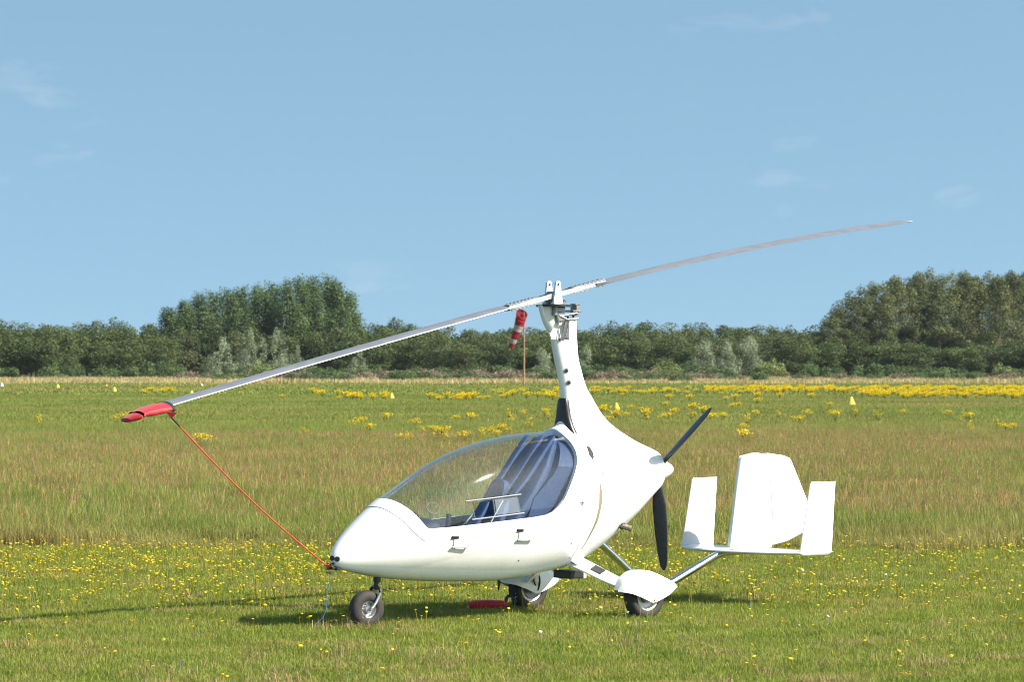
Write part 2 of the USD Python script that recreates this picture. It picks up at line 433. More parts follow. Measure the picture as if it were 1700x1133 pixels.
straw_p = [(*blades(900, 10, (.3, .8), (.06, .14), .4, [(1, 1, 1), (.8, .78, .7), (1.1, 1.1, 1), (.7, .75, .5)], 110 + k), STRAWGRASS) for k in range(3)]
lay('dry_grass_strip', straw_p, cover(418, 575, 8.5, 8), sz=(.7, 1.3), label='pale dry grass in front of the bushes', category='grass')

# tufts of dry bent stalks in the mown grass, and its yellow flowers
DRYSTALK = leafy('dry_stalks', (.27, .19, .09), (.42, .32, .17), 4, .2)
dry_p = [(*blades(90, .5, (.05, .15), (.003, .005), 1.0, [(1, 1, 1), (.85, .8, .75), (1.1, 1.1, 1)], 130 + k, clump=.07), DRYSTALK) for k in range(3)]
nd = 120
Pd = np.c_[rng.uniform(-1, 1, nd), 21 + 14 * rng.random(nd) ** 2.0, np.zeros(nd)]
Pd[:, 0] *= .16 * Pd[:, 1] + .2
extra = [ground_at(x, y) for x, y in ((690, 1095), (700, 1100), (685, 1092), (240, 1105), (150, 1090), (1060, 1110), (575, 1105), (1240, 1090), (1560, 1110), (90, 1115), (1640, 1100), (880, 1120))]
Pd = np.vstack([Pd, [(x, y, 0) for x, y in extra]])
lay('dry_grass_tufts', dry_p, Pd, s=(.5, 1.1), label='straw coloured tufts in the mown grass', category='grass')
thin_p = [(*seed_heads(8, .6, (.08, .19), 140 + k, stalk=.0012, head=(.0035, .03), straw=(1.2, 1.1, .9)), DRYSTALK) for k in range(3)]
PT_ = cover(20.8, 37, .62, .5)
PT_ = PT_[rng.random(len(PT_)) < np.where(PT_[:, 1] < 28, .10, .30)]
lay('grass_stalks', thin_p, PT_, label='thin stalks standing above the mown grass', category='grass')


def flower(seed, r0, nflo, spread, h):
    r = np.random.default_rng(seed)
    V, F, T = [], [], []
    for k in range(nflo):
        c = np.r_[r.normal(0, spread, 2), r.uniform(*h)]
        rad = r0 * r.uniform(.7, 1.25)
        nrm = np.r_[r.normal(0, .35, 2), 1]
        _, a, b = frame_of(nrm)
        o = len(V)
        V.append(c + .3 * rad * nrm / np.linalg.norm(nrm))
        for q in range(7):
            w = q * 2 * np.pi / 7
            V.append(c + rad * (math.cos(w) * a + math.sin(w) * b))
        F += [(o, o + 1 + q, o + 1 + (q + 1) % 7) for q in range(7)]
        T += [tuple(np.array((1, 1, 1)) * r.uniform(.8, 1.15))] * 8
        o = len(V)
        V += [c + (-.002, 0, 0), c + (.002, 0, 0), np.r_[c[:2] * .6, 0] + (.002, 0, 0), np.r_[c[:2] * .6, 0] - (.002, 0, 0)]
        F += [(o, o + 1, o + 2), (o, o + 2, o + 3)]
        T += [(.35, .42, .5)] * 4
    return np.array(V), np.array(F), np.array(T)


YELLOW = leafy('yellow_petals', (.62, .43, .008), (.80, .62, .02), 6, .25)
flo_p = [(*flower(150 + k, .0118, (1, 1, 2, 3)[k], .03, (.08, .15)), YELLOW) for k in range(4)]
nf = 3600
Pf = np.c_[rng.uniform(-1, 1, nf), 21 + 17 * rng.random(nf) ** .8, np.zeros(nf)]
Pf[:, 0] *= .16 * Pf[:, 1] + .3
den = meshkit.fbm(np.c_[Pf[:, 0] * .45, Pf[:, 1] * .3, 0 * Pf[:, 0] + 5])
pxl = Pf[:, 0] / Pf[:, 1] * 5600 + 850
keep = np.where(Pf[:, 1] < 26.3, .06, np.where(Pf[:, 1] < 28.5, .2, np.where(pxl < 620, 1.0, .5))) * np.clip(.5 + 2.2 * den, .1, 1.5)
Pf = Pf[rng.random(nf) < keep]
Pe = np.c_[rng.uniform(-1, .35, 480), rng.uniform(32.5, 38.0, 480), np.zeros(480)]
Pe[:, 0] *= .155 * Pe[:, 1]
Pe = Pe[meshkit.fbm(np.c_[Pe[:, 0] * .5, Pe[:, 1] * .6, 0 * Pe[:, 0] + 8]) > -.08]
Pf = np.vstack([Pf, Pe])
lay('yellow_flowers', flo_p, Pf, s=(.75, 1.25), label='small yellow flowers dotted over the mown grass', category='flowers')
WHITEFLOWER = leafy('white_petals', (.5, .5, .45), (.7, .7, .66), 6, .25)
dand = [(*flower(160, .013, 1, .02, (.09, .14)), WHITEFLOWER)]
Pw = np.c_[rng.uniform(-1, 1, 24), rng.uniform(21.5, 36, 24), np.zeros(24)]
Pw[:, 0] *= .16 * Pw[:, 1]
lay('white_clover_flowers', dand, Pw, label='few pale seed clocks in the mown grass', category='flowers')

# ---------------------------------------------------------------- ragwort
RAGLEAF = leafy('ragwort_leaf', (.05, .085, .02), (.10, .13, .035), 5, .3)
RAGYELLOW = leafy('ragwort_flower', (.70, .50, .005), (.82, .64, .015), 5, .25)


def ragwort_mesh(seed, stems=5, h=(.42, .66), wide=.16, fr=.022):
    r = np.random.default_rng(seed)
    LV, LF, LT, FV, FF, FT = [], [], [], [], [], []
    for s in range(stems):
        top = np.r_[r.normal(0, wide * .6, 2), r.uniform(*h)]
        base = np.r_[top[:2] * .25, 0]
        a = r.uniform(0, np.pi)
        sd_ = np.r_[math.cos(a), math.sin(a), 0] * .006
        o = len(LV)
        LV += [base - sd_ * .5, base + sd_ * .5, top + sd_ * .4, top - sd_ * .4]
        LF += [(o, o + 1, o + 2), (o, o + 2, o + 3)]
        LT += [(.9, .8, .6)] * 4
        for k in range(16):
            t = r.uniform(.05, .9)
            p = base + (top - base) * t
            d = np.r_[r.normal(0, 1, 2), r.uniform(-.1, .5)]
            d *= r.uniform(.05, .11) / np.linalg.norm(d)
            w = np.cross(d, [0, 0, 1]) * .3
            o = len(LV)
            LV += [p, p + d * .5 + w, p + d, p + d * .5 - w]
            LF += [(o, o + 1, o + 2), (o, o + 2, o + 3)]
            LT += [tuple(np.array((1, 1, 1)) * r.uniform(.9, 1.5))] * 4
        for k in range(22):
            c = top + np.r_[r.normal(0, wide * .42, 2), r.uniform(-.09, .03)]
            rad = fr * r.uniform(.7, 1.3)
            o = len(FV)
            nrm = np.r_[r.normal(0, .4, 2), 1]
            _, e1, e2 = frame_of(nrm)
            FV.append(c + (0, 0, rad * .35))
            FV += [c + rad * (math.cos(w) * e1 + math.sin(w) * e2) for w in np.arange(6) * math.pi / 3]
            FF += [(o, o + 1 + q, o + 1 + (q + 1) % 6) for q in range(6)]
            FT += [tuple(np.array((1, 1, 1)) * r.uniform(.7, 1.15))] * 7
    return (np.array(LV), np.array(LF), np.array(LT)), (np.array(FV), np.array(FF), np.array(FT))


rag_src = []
RAG = [(65, 694), (196, 691), (216, 690), (237, 689), (333, 726), (612, 704), (588, 694), (600, 699), (668, 717), (676, 716), (689, 698), (733, 714), (738, 716), (757, 690), (783, 689), (800, 713), (814, 709), (830, 704), (838, 708), (770, 717), (822, 711),
       (845, 683), (868, 680), (905, 680), (910, 684), (1040, 684), (1068, 675), (1074, 684), (1100, 686), (1109, 683), (1148, 684), (1185, 686), (1201, 684), (1241, 692), (1254, 680), (1235, 718), (1290, 682), (1340, 683), (1386, 686), (1456, 685),
       (1500, 680), (1606, 690), (1612, 701), (1681, 702), (1671, 701), (1655, 700), (1233, 700), (1178, 688), (880, 697), (850, 690), (720, 704), (505, 707), (1010, 690), (1325, 690), (1420, 680), (1575, 683), (640, 690), (700, 705)]
for k, (px, py) in enumerate(RAG):
    hgt = .46
    x, y = ground_at(px, py, hgt)
    sc = .60 + .30 * rng.random()
    rz = rng.uniform(0, 360)
    lab, grp = 'bushy ragwort plant with flat yellow flower heads scattered over the meadow', 'ragwort plants scattered over the meadow'
    if k < 3:
        lf, fl = ragwort_mesh(200 + k, 4 + 2 * k, wide=.13 + .04 * k)
        t = thing('ragwort_plant', lab, 'plant', (x, y, 0), rz, grp, (sc, sc, sc))
        obj('foliage', lf[:2], RAGLEAF, t, False, tint=lf[2])
        obj('flower_heads', fl[:2], RAGYELLOW, t, False, tint=fl[2], kind='stuff')
        rag_src.append((t, lf, fl))
    else:
        copy_of(rag_src[k % 3][0], 'ragwort_plant', lab, 'plant', (x, y, 0), rz, grp, (sc, sc, sc))
lf, fl = ragwort_mesh(230, 5, (.32, .46), wide=.22, fr=.030)
rag_far = [(lf[0], lf[1], lf[2], RAGLEAF), (fl[0], fl[1], fl[2], RAGYELLOW)]
Q = []
for px0, px1, py0, py1, n in ((1170, 1730, 641, 647.5, 340), (1430, 1730, 647, 655, 130), (880, 1200, 643, 651, 50), (800, 930, 645, 658, 22), (560, 640, 653, 658, 16), (700, 800, 652, 659, 20), (235, 300, 645, 648, 18), (1000, 1400, 654, 668, 12), (440, 560, 648, 656, 7), (930, 1200, 668, 684, 8)):
    for _ in range(n):
        px, py = rng.uniform(px0, px1), rng.uniform(py0, py1)
        x, y = ground_at(px, py, .42)
        if meshkit.fbm(np.array([[x * .12, y * .035, 3.0]]))[0] > -.12:
            Q.append((x, y, 0))
Q = np.array(Q)
sc = rng.uniform(.7, 1.3, len(Q))
scatter('ragwort_drift', rag_far, np.vstack([Q, Q]), np.r_[np.stack([sc] * 3, -1), np.stack([sc] * 3, -1)], np.r_[np.zeros(len(Q)), np.ones(len(Q))], np.zeros(2 * len(Q)),
        label='dense yellow drift of ragwort across the far field', category='flowers')

# ---------------------------------------------------------------- trees and bushes
def puffs(blobs, n, leaf, seed, flat=.0, up=.0):
    """leaf clumps over a set of ellipsoids (centre, radii): vertices, triangles, tint."""
    r = np.random.default_rng(seed)
    c = np.array([b[0] for b in blobs], float)
    ra = np.array([b[1] for b in blobs], float)
    wgt = (ra[:, 0] * ra[:, 2]) ** 1.0
    k = r.choice(len(c), size=n, p=wgt / wgt.sum())
    d = r.normal(size=(n, 3))
    d /= np.linalg.norm(d, axis=1)[:, None]
    rad = .42 + .72 * r.random(n) ** .55
    p = c[k] + d * ra[k] * rad[:, None] + r.normal(0, .10, (n, 3)) * ra[k]
    p[:, 2] = np.maximum(p[:, 2], .08)
    nrm = d + r.normal(0, .75, (n, 3)) + (0, 0, up)
    nrm /= np.linalg.norm(nrm, axis=1)[:, None]
    a = np.cross(nrm, r.normal(size=(n, 3)))
    a /= np.linalg.norm(a, axis=1)[:, None]
    b = np.cross(nrm, a)
    s = leaf * r.uniform(.55, 1.35, n)[:, None]
    b2 = b * r.uniform(.45, .9, n)[:, None]
    v = np.stack([p - a * s * .5, p + b2 * s * .45 + nrm * s * .08, p + a * s * .5, p - b2 * s * .45 + nrm * s * .08], 1)
    f = (np.arange(n) * 4)[:, None, None] + np.array([[0, 1, 2], [0, 2, 3]])
    blobtone = r.uniform(.66, 1.34, len(c))
    t = blobtone[k][:, None] * r.uniform(.8, 1.2, (n, 1)) * np.array([[1, 1, 1]]) + r.normal(0, .03, (n, 3))
    return v.reshape(-1, 3), f.reshape(-1, 3), np.clip(np.repeat(t[:, None], 4, 1).reshape(-1, 3), .2, 2)


def trunk_mesh(h, r0, seed, limbs=5, spread=.25):
    r = np.random.default_rng(seed)
    z = np.linspace(0, h, 8)
    path = np.c_[np.cumsum(r.normal(0, .03 * h / 8, 8)), np.cumsum(r.normal(0, .03 * h / 8, 8)), z]
    ms = [tube(path, r0 * (1 - .8 * z / h), 7)]
    for _ in range(limbs):
        t = r.uniform(.35, .9)
        p = np.array([np.interp(t * h, z, path[:, q]) for q in range(3)])
        a = r.uniform(0, 2 * np.pi)
        L = spread * h * (1.1 - t)
        e = p + np.r_[math.cos(a) * L, math.sin(a) * L, L * r.uniform(.5, 1.2)]
        ms.append(tube([p, .5 * (p + e) + (0, 0, .05 * L), e], [r0 * .4, r0 * .28, r0 * .1], 5))
    return cat(*ms)


BARK = worn('grey_bark', (.07, .055, .04), (.15, .12, .09), 3, (.8, .95))
PINEBARK = worn('pine_bark', (.10, .065, .045), (.19, .13, .09), 3, (.8, .95))
LEAF = {
    'poplar': leafy('poplar_leaves', (.060, .105, .034), (.112, .165, .054), .16, .25),
    'oak': leafy('woodland_leaves', (.056, .088, .026), (.112, .146, .042), .12, .25),
    'rust': leafy('olive_woodland_leaves', (0.068, 0.094, 0.034), (0.12, 0.14, 0.054), .12, .25),
    'pine': leafy('pine_needles', (.078, .096, .030), (.150, .165, .056), .14, .2),
    'willow': leafy('silver_leaves', (0.16, 0.205, 0.115), (0.28, 0.33, 0.2), .25, .2),
    'bush': leafy('bush_leaves', (0.06, 0.105, 0.032), (0.112, 0.165, 0.054), .2, .25),
    'brown': leafy('heath_twigs', (0.15, 0.118, 0.078), (0.24, 0.19, 0.13), .25, .2),
    'lime': leafy('light_bush_leaves', (0.125, 0.17, 0.048), (0.2, 0.24, 0.08), .25, .25),
}


def crown_blobs(kind, seed):
    r = np.random.default_rng(seed)
    B = []
    if kind == 'poplar':                     # 18 m, tall ovals of upright plumes
        for z in np.linspace(3.0, 16.6, 12):
            t = (z - 2) / 15.5
            R = 3.4 * math.sin(math.pi * min(1, .20 + .70 * t)) ** .6 * (1.05 - .30 * t)
            for q in range(6):
                a, e = r.uniform(0, 2 * np.pi), R * r.uniform(.25, .85)
                B.append(((e * math.cos(a), e * math.sin(a), z + r.uniform(-.5, .5)), (r.uniform(.8, 1.3), r.uniform(.8, 1.3), r.uniform(1.1, 1.8))))
        B.append(((0, 0, 16.9), (.7, .7, 1.2)))
    elif kind in ('oak', 'rust'):            # 11 m, broad
        for q in range(42):
            a, e = r.uniform(0, 2 * np.pi), 3.6 * math.sqrt(r.random())
            z = 2.0 + r.uniform(0, 1) * (8.2 - .32 * e * e * .6)
            B.append(((e * math.cos(a), e * math.sin(a), z), (r.uniform(.9, 1.5), r.uniform(.9, 1.5), r.uniform(.7, 1.2))))
    elif kind == 'pine':                     # 19 m, bare stem, irregular high crown
        for q in range(34):
            z = r.uniform(6.5, 18.2)
            t = (z - 6.5) / 11.7
            R = 2.5 * (1 - .25 * t) * (1 - max(0, t - .8) * 2.2)
            a, e = r.uniform(0, 2 * np.pi), R * r.uniform(.2, 1)
            B.append(((e * math.cos(a), e * math.sin(a), z), (r.uniform(.9, 1.7), r.uniform(.9, 1.7), r.uniform(.6, 1.1))))
        B.append(((0, 0, 18.3), (1.1, 1.1, 1.0)))
    elif kind == 'willow':                   # 7 m, rounded plumes
        for q in range(30):
            a, e = r.uniform(0, 2 * np.pi), 2.9 * math.sqrt(r.random())
            z = .8 + r.random() * (5.4 - .38 * e * e)
            B.append(((e * math.cos(a), e * math.sin(a), z), (r.uniform(.6, 1.1), r.uniform(.6, 1.1), r.uniform(.6, 1.0))))
    else:                                    # bushes, 3 m
        for q in range(22):
            a, e = r.uniform(0, 2 * np.pi), 2.2 * math.sqrt(r.random())
            z = .35 + r.random() * (2.1 - .28 * e * e)
            B.append(((e * math.cos(a), e * math.sin(a), max(.3, z)), (r.uniform(.5, .85), r.uniform(.5, .85), r.uniform(.4, .7))))
    return B


KINDS = {'poplar': (3, 9500, .34, 17.5, .30, BARK, .8), 'oak': (3, 6500, .36, 8, .24, BARK, 0), 'rust': (2, 6000, .34, 8, .22, BARK, 0), 'pine': (4, 6500, .33, 17, .20, PINEBARK, .2),
         'willow': (2, 4500, .24, 4.5, .16, BARK, .3), 'bush': (3, 2800, .24, 1.4, .07, BARK, .2), 'brown': (2, 1500, .26, 1.1, .05, BARK, .2), 'lime': (2, 2800, .24, 1.4, .07, BARK, .2)}
NAME = {'poplar': 'poplar_tree', 'oak': 'woodland_tree', 'rust': 'woodland_tree', 'pine': 'pine_tree', 'willow': 'silver_willow', 'bush': 'bush', 'brown': 'heath_bush', 'lime': 'bush'}
src = {}


def plant(kind, px, d, label, group=None, height=1.0, width=1.0):
    nvar = KINDS[kind][0]
    x = (px - 850) / 5600 * d
    rz = rng.uniform(0, 360)
    s = (width, width, height)
    cat_ = 'bush' if kind in ('bush', 'brown', 'lime') else 'tree'
    k = (kind, rng.integers(nvar))
    if k not in src:
        _, n, leaf, th, tr, bark, up = KINDS[kind]
        seed = 300 + 17 * list(KINDS).index(kind) + int(k[1])
        t = thing(NAME[kind], label, cat_, (x, d, 0), rz, group, s)
        obj('trunk', trunk_mesh(th, tr, seed, 7 if kind == 'pine' else 5, .16 if kind in ('pine', 'poplar') else .3), bark, t, True)
        v, f, c = puffs(crown_blobs(kind, seed), n, leaf, seed, up=up)
        obj('crown', (v, f), LEAF[kind], t, False, tint=c)
        src[k] = t
        return t
    return copy_of(src[k], NAME[kind], label, cat_, (x, d, 0), rz, group, s)


def top_h(py, d):
    return (612 - py) / 5600 * d + EYE


# poplars left of centre: (px, top y)
POP = [(283, 512), (305, 502), (330, 490), (352, 486), (378, 482), (402, 478), (428, 476), (452, 472), (476, 468), (500, 464), (522, 461), (545, 460), (563, 470), (578, 488), (315, 508), (390, 490), (440, 486), (512, 474), (552, 476), (585, 515), (296, 520)]
for k, (px, py) in enumerate(POP):
    d = 600 + (k % 4) * 7 + (10 if k > 13 else 0)
    plant('poplar', px, d, 'tall dark poplar crowded into the high clump left of the mast', 'poplars in the tall clump', top_h(py, d) / 18.0, .96)
PIN = [(1378, 520), (1392, 500), (1412, 484), (1430, 476), (1448, 468), (1468, 470), (1488, 458), (1508, 462), (1526, 452), (1544, 447), (1562, 456), (1580, 453), (1600, 450), (1620, 458), (1642, 452), (1660, 457), (1680, 450), (1702, 452), (1722, 455), (1740, 452),
       (1400, 510), (1440, 490), (1478, 482), (1516, 470), (1552, 470), (1590, 468), (1630, 470), (1670, 466), (1710, 464), (1460, 500), (1535, 490), (1610, 488), (1690, 486)]
for k, (px, py) in enumerate(PIN):
    d = 585 + (k % 5) * 6 + (14 if k > 19 else 0)
    plant('pine', px, d, 'tall olive pine with a bare stem in the stand at the right', 'pines in the stand at the right', top_h(py, d) / 19.2, .88)
TOPX = [-80, 0, 60, 120, 200, 260, 600, 690, 760, 850, 1000, 1060, 1130, 1200, 1280, 1340, 1400, 1800]
TOPY = [520, 520, 529, 531, 529, 533, 531, 528, 538, 537, 534, 531, 534, 530, 534, 536, 540, 540]
wood = 'trees of the low wood along the horizon'
for row, (d0, step, drop) in enumerate(((575, 34, 26), (595, 30, 11), (618, 28, 0))):
    px = -70
    while px < 1775:
        d = d0 + rng.uniform(-6, 6)
        p = px + rng.uniform(-8, 8)
        skip = row == 0 and (rng.random() < .22 or 270 < px < 590 and rng.random() < .6)
        if not skip:
            py = np.interp(p, TOPX, TOPY) + drop + rng.uniform(-3, 7)
            kind = 'rust' if rng.random() < (.5 if row == 2 else .25) else 'oak'
            lab = 'dark green round crowned tree in the low wood behind the field' if kind == 'oak' else 'olive brown tree in the low wood behind the field'
            plant(kind, p, d, lab, wood if kind == 'oak' else 'olive trees of the low wood', top_h(py, d) / 11.0, rng.uniform(.85, 1.15))
        px += step
# a closed mass of wood behind the rows that can be told apart
n = 150
v1, f1, t1 = puffs(crown_blobs('oak', 901), 1600, .7, 901)
pw = np.c_[np.linspace(-125, 135, n) + rng.uniform(-2, 2, n), rng.uniform(640, 700, n), np.zeros(n)]
scatter('distant_wood', [(v1, f1, t1, LEAF['oak'])], pw, np.stack([rng.uniform(1.1, 1.4, n)] * 2 + [rng.uniform(.80, .93, n)], -1), np.zeros(n), rng.uniform(0, 6, n), label='closed mass of wood behind the first trees', category='wood')

# pale willows, one by one
for px, d, py, w, lab in ((365, 560, 553, 1.15, 'broad pale grey green willow below the left half of the poplars'),
                          (410, 563, 536, .75, 'slim silvery willow just right of the broad pale willow'),
                          (432, 566, 556, .8, 'low silvery willow between the slim willow and the next one'),
                          (466, 566, 536, .85, 'silvery willow below the middle of the poplar clump'),
                          (497, 570, 566, .5, 'small grey willow sapling right of the silvery willows'),
                          (594, 560, 566, .62, 'white leaved young tree right behind the rotor blade, right of the poplars'),
                          (902, 556, 572, .9, 'pale round willow peeping out left of the mast'),
                          (968, 560, 566, .8, 'pale willow just right of the mast'),
                          (1168, 566, 552, .9, 'grey green willow with white leaf undersides left of the whitest one'),
                          (1206, 560, 554, .72, 'whitest silver leaved tree in the right half'),
                          (1240, 566, 550, 1.0, 'grey leaved willow right of the whitest tree')):
    plant('willow', px, d, lab, None, top_h(py + 5, d) / 6.8, w * .8)

# bushes along the foot of the wood
BUSH = [('bush', 8, 606, 1.1, 'dark round bush at the left edge of the picture'), ('bush', 85, 604, 1.25, None), ('bush', 120, 603, 1.0, None), ('bush', 178, 608, 1.1, None), ('bush', 210, 606, 1.0, None), ('bush', 262, 592, 1.3, 'tall dark bush in front of the poplars at their left end'),
        ('bush', 300, 606, 1.0, None), ('bush', 395, 606, 1.1, None), ('lime', 432, 596, 1.1, 'light green bush below the silvery willows'), ('bush', 520, 606, 1.2, None), ('bush', 560, 605, 1.1, None), ('bush', 625, 607, 1.1, None), ('lime', 602, 608, .8, 'small light green bush under the rotor blade'),
        ('bush', 655, 612, .9, None), ('bush', 700, 608, 1.2, None), ('bush', 745, 604, 1.1, None), ('bush', 785, 606, 1.1, None), ('bush', 830, 602, 1.2, None), ('bush', 880, 606, 1.0, None), ('bush', 985, 600, 1.1, None), ('bush', 1020, 602, 1.1, None), ('bush', 1060, 606, 1.1, None), ('lime', 1103, 592, 1.1, 'bright green bush left of the pale trees'),
        ('bush', 1150, 600, 1.2, None), ('bush', 1200, 606, 1.1, None), ('lime', 1281, 590, 1.25, 'rounded light green bush standing alone before the dark wood'), ('bush', 1345, 601, 1.0, None), ('bush', 1385, 604, 1.0, None), ('bush', 1440, 599, 1.3, None), ('bush', 1472, 597, 1.3, None), ('bush', 1515, 601, 1.1, None),
        ('bush', 1560, 604, 1.1, None), ('bush', 1590, 606, 1.0, None), ('lime', 1664, 600, 1.0, 'light green bush at the foot of the pines near the right edge'), ('bush', 1700, 606, 1.0, None)]
for kind, px, py, w, lab in BUSH:
    d = 545 + rng.uniform(-10, 8)
    plant(kind, px, d, lab or 'dark green rounded bush at the foot of the wood', None if lab else 'bushes at the foot of the wood', top_h(py, d) / 2.75, w)
for px in list(range(610, 1010, 22)) + list(range(1015, 1180, 18)) + [1600, 1625, 1650, 1680] + list(range(1240, 1640, 48)) + list(range(330, 600, 36)):
    d = 505 + rng.uniform(-14, 25)
    p = px + rng.uniform(-8, 8)
    low = 612 if px < 1180 else 618
    kind = 'brown' if rng.random() < (.75 if px < 1190 else .35) else 'bush'
    plant(kind, p, d, 'low grey brown heath bush in front of the wood' if kind == 'brown' else 'low dark green bush in the dry grass before the wood', 'heath bushes before the wood' if kind == 'brown' else 'low bushes in the dry grass',
          top_h(low + rng.uniform(-3, 7), d) / 2.7, rng.uniform(.9, 1.4))

for px in (386, 415, 442, 470, 506, 528, 548, 566, 640, 668, 702, 724, 748, 771, 795, 822, 850, 905, 930, 972, 1000, 1042, 1090, 1136, 1215, 1262, 1330, 1402, 1448, 1500, 1560, 1604, 1655):
    d = rng.uniform(436, 476)
    plant('bush' if rng.random() < .75 else 'brown', px + rng.uniform(-6, 6), d, 'low scrubby bush at the near edge of the dry grass', 'low scrub along the edge of the dry grass', top_h(rng.uniform(611, 624), d) / 2.6, rng.uniform(.7, 1.25))

# ---------------------------------------------------------------- markers and windsock
def marker(px, py, size, m, label):
    x, y = ground_at(px, py)
    t = thing('runway_marker', label, 'marker', (x, y, 0), rng.uniform(0, 360))
    s = size * .82
    rings = [superellipse(s * .52, s * .52, 2, 20), superellipse(s * .50, s * .50, 2, 20), superellipse(s * .30, s * .30, 2, 20), superellipse(s * .12, s * .12, 2, 20), superellipse(s * .05, s * .05, 2, 20)]
    z = [0, .05 * s, .55 * s, .95 * s, 1.0 * s]
    obj('cone', loft([np.c_[r, np.full(len(r), zz)] for r, zz in zip(rings, z)]), m, t, 40)
    obj('foot_ring', loft([np.c_[r, np.full(len(r), zz)] for r, zz in zip([superellipse(s * .6, s * .6, 2, 20)] * 2, (0, .045 * s))]), m, t, 40)


for px, py, s, m, lab in ((96, 647, .62, YELLOWPAINT, 'yellow cone marker standing farthest left in the field'), (177, 645, .5, YELLOWPAINT, 'small yellow cone just left of a bigger one on the left'), (190, 653, .62, YELLOWPAINT, 'yellow cone close to the small one on the left'),
                          (318, 662, .66, YELLOWPAINT, 'yellow cone just above the red tip cover'), (650, 665, .58, YELLOWPAINT, 'yellow cone below the middle of the left rotor blade'), (1023, 684, .52, YELLOWPAINT, 'yellow cone in the field just right of the mast'),
                          (1413, 676, .66, YELLOWPAINT, 'yellow cone in the right half of the field'), (3, 645, .66, WHITEPAINT, 'white cone cut by the left edge of the picture'), (335, 644, .5, WHITEPAINT, 'white cone beyond the yellow one above the red cover')):
    marker(px, py, s, m, lab)

wx, wy = (870 - 850) / 5600 * 385, 385.
PM = 5600 / 385
mast_ = thing('windsock_mast', 'thin brown pole carrying the windsock in front of the wood', 'pole', (wx, wy, 0))
ztop = (612 - 520) / PM + EYE
obj('pole', cyl((0, 0, 0), (0, 0, ztop), .10, 12, .075), POLEWOOD, mast_, 30)
obj('swivel', cat(cyl((0, 0, ztop - .05), (0, 0, ztop + .28), .05, 10), cyl((-.66, 0, ztop + .0), (.02, 0, ztop + .0), .03, 8)), STEEL, mast_, 30)
sock = thing('windsock', 'red and white banded windsock drooping from its pole', 'windsock', (wx, wy, 0))
c0 = np.array([(866.5 - 870) / PM, -.15, (612 - 521) / PM + EYE])
c1 = np.array([(849.5 - 870) / PM, .5, (612 - 577.5) / PM + EYE])
ax = (c1 - c0) / np.linalg.norm(c1 - c0)
tl = np.linspace(0, 1, 31)
nrm0 = np.array([.33, -.80, .50]); nrm0 /= np.linalg.norm(nrm0)
rings = []
for t in tl:
    w = max(0, 1 - t / .22)
    dd, a, b = frame_of(ax * (1 - .75 * w) + -nrm0 * .75 * w)
    R = (.66 * (1 - t) + .30 * t) * (1 + .03 * math.sin(t * 40))
    cen = c0 + (c1 - c0) * t + np.array([.05 * math.sin(t * 5), 0, -.06 * math.sin(math.pi * t)])
    an = np.arange(28) * 2 * np.pi / 28
    wob = 1 + .05 * np.sin(3 * an + 6 * t) * t
    rings.append(cen + R * wob[:, None] * (np.cos(an)[:, None] * a + np.sin(an)[:, None] * b))
for k in range(5):
    obj('fabric_band', loft(rings[(0, 10, 15, 22, 26)[k]:(11, 16, 23, 27, 31)[k]], (False, False)), SOCKRED if k % 2 == 0 else SOCKWHITE, sock, True, label='red cloth band of the windsock' if k % 2 == 0 else 'white cloth band of the windsock')
rr = np.array(rings[0])
obj('mouth_ring', cat(tube(np.vstack([rr, rr[:2]]), .03, 8, False), tube([rr[7], rr[21]], .025, 6), tube([rr[0], rr[14]], .025, 6)), SOCKRED, sock, 30)

# ================================================================ the gyroplane
# local axes: x towards the nose, y to port, z up; origin on the grass below the rotor hub
DIST = 28.0
GX, GY, YAW = 68 / 5600 * DIST, DIST, 220.0
gyro = thing('gyroplane', 'white two seat gyroplane with enclosed cockpit parked on the mown grass', 'gyroplane', (GX, GY, 0), YAW)
CY, SY = math.cos(math.radians(YAW)), math.sin(math.radians(YAW))


def world(p):
    p = np.atleast_2d(np.asarray(p, float))
    return np.c_[GX + CY * p[:, 0] - SY * p[:, 1], GY + SY * p[:, 0] + CY * p[:, 1], p[:, 2]]


U0 = 2.30
KS = np.sqrt(np.array([0, .12, .3, .5, .75, 1.05, 1.4, 1.8, 2.15, 2.5, 2.8, 3.1, 3.35, 3.47]))
_zm = CubicSpline(KS, [.56, .58, .62, .67, .74, .80, .84, .86, .88, .93, 1.0, 1.08, 1.16, 1.19])
_hw = CubicSpline(KS, [0.0, .105, .185, .26, .325, .365, .39, .395, .39, .37, .33, .265, .19, .15])
_zt = CubicSpline(KS, [.56, .738, .879, 1.01, 1.14, 1.298, 1.423, 1.504, 1.529, 1.524, 1.512, 1.45, 1.386, 1.337])
_zb = CubicSpline(KS, [.56, .467, .427, .389, .363, .341, .326, .33, .373, .44, .591, .781, .975, 1.06])
MW = np.array([1.0, 1.45, 1.60, 1.72, 1.81, 1.905, 2.045, 2.15, 2.30, 2.454, 2.573, 2.7])
_mf = PchipInterpolator(MW, [-.02, -.09, -.10, -.102, -.10, -.088, -.054, -.025, .012, .105, .15, .2])
_mr = PchipInterpolator(MW, [-.98, -.76, -.60, -.487, -.42, -.35, -.295, -.262, -.248, -.243, -.243, -.243])
_mt = PchipInterpolator(MW, [.20, .13, .095, .08, .073, .068, .066, .066, .066, .066, .064, .064])


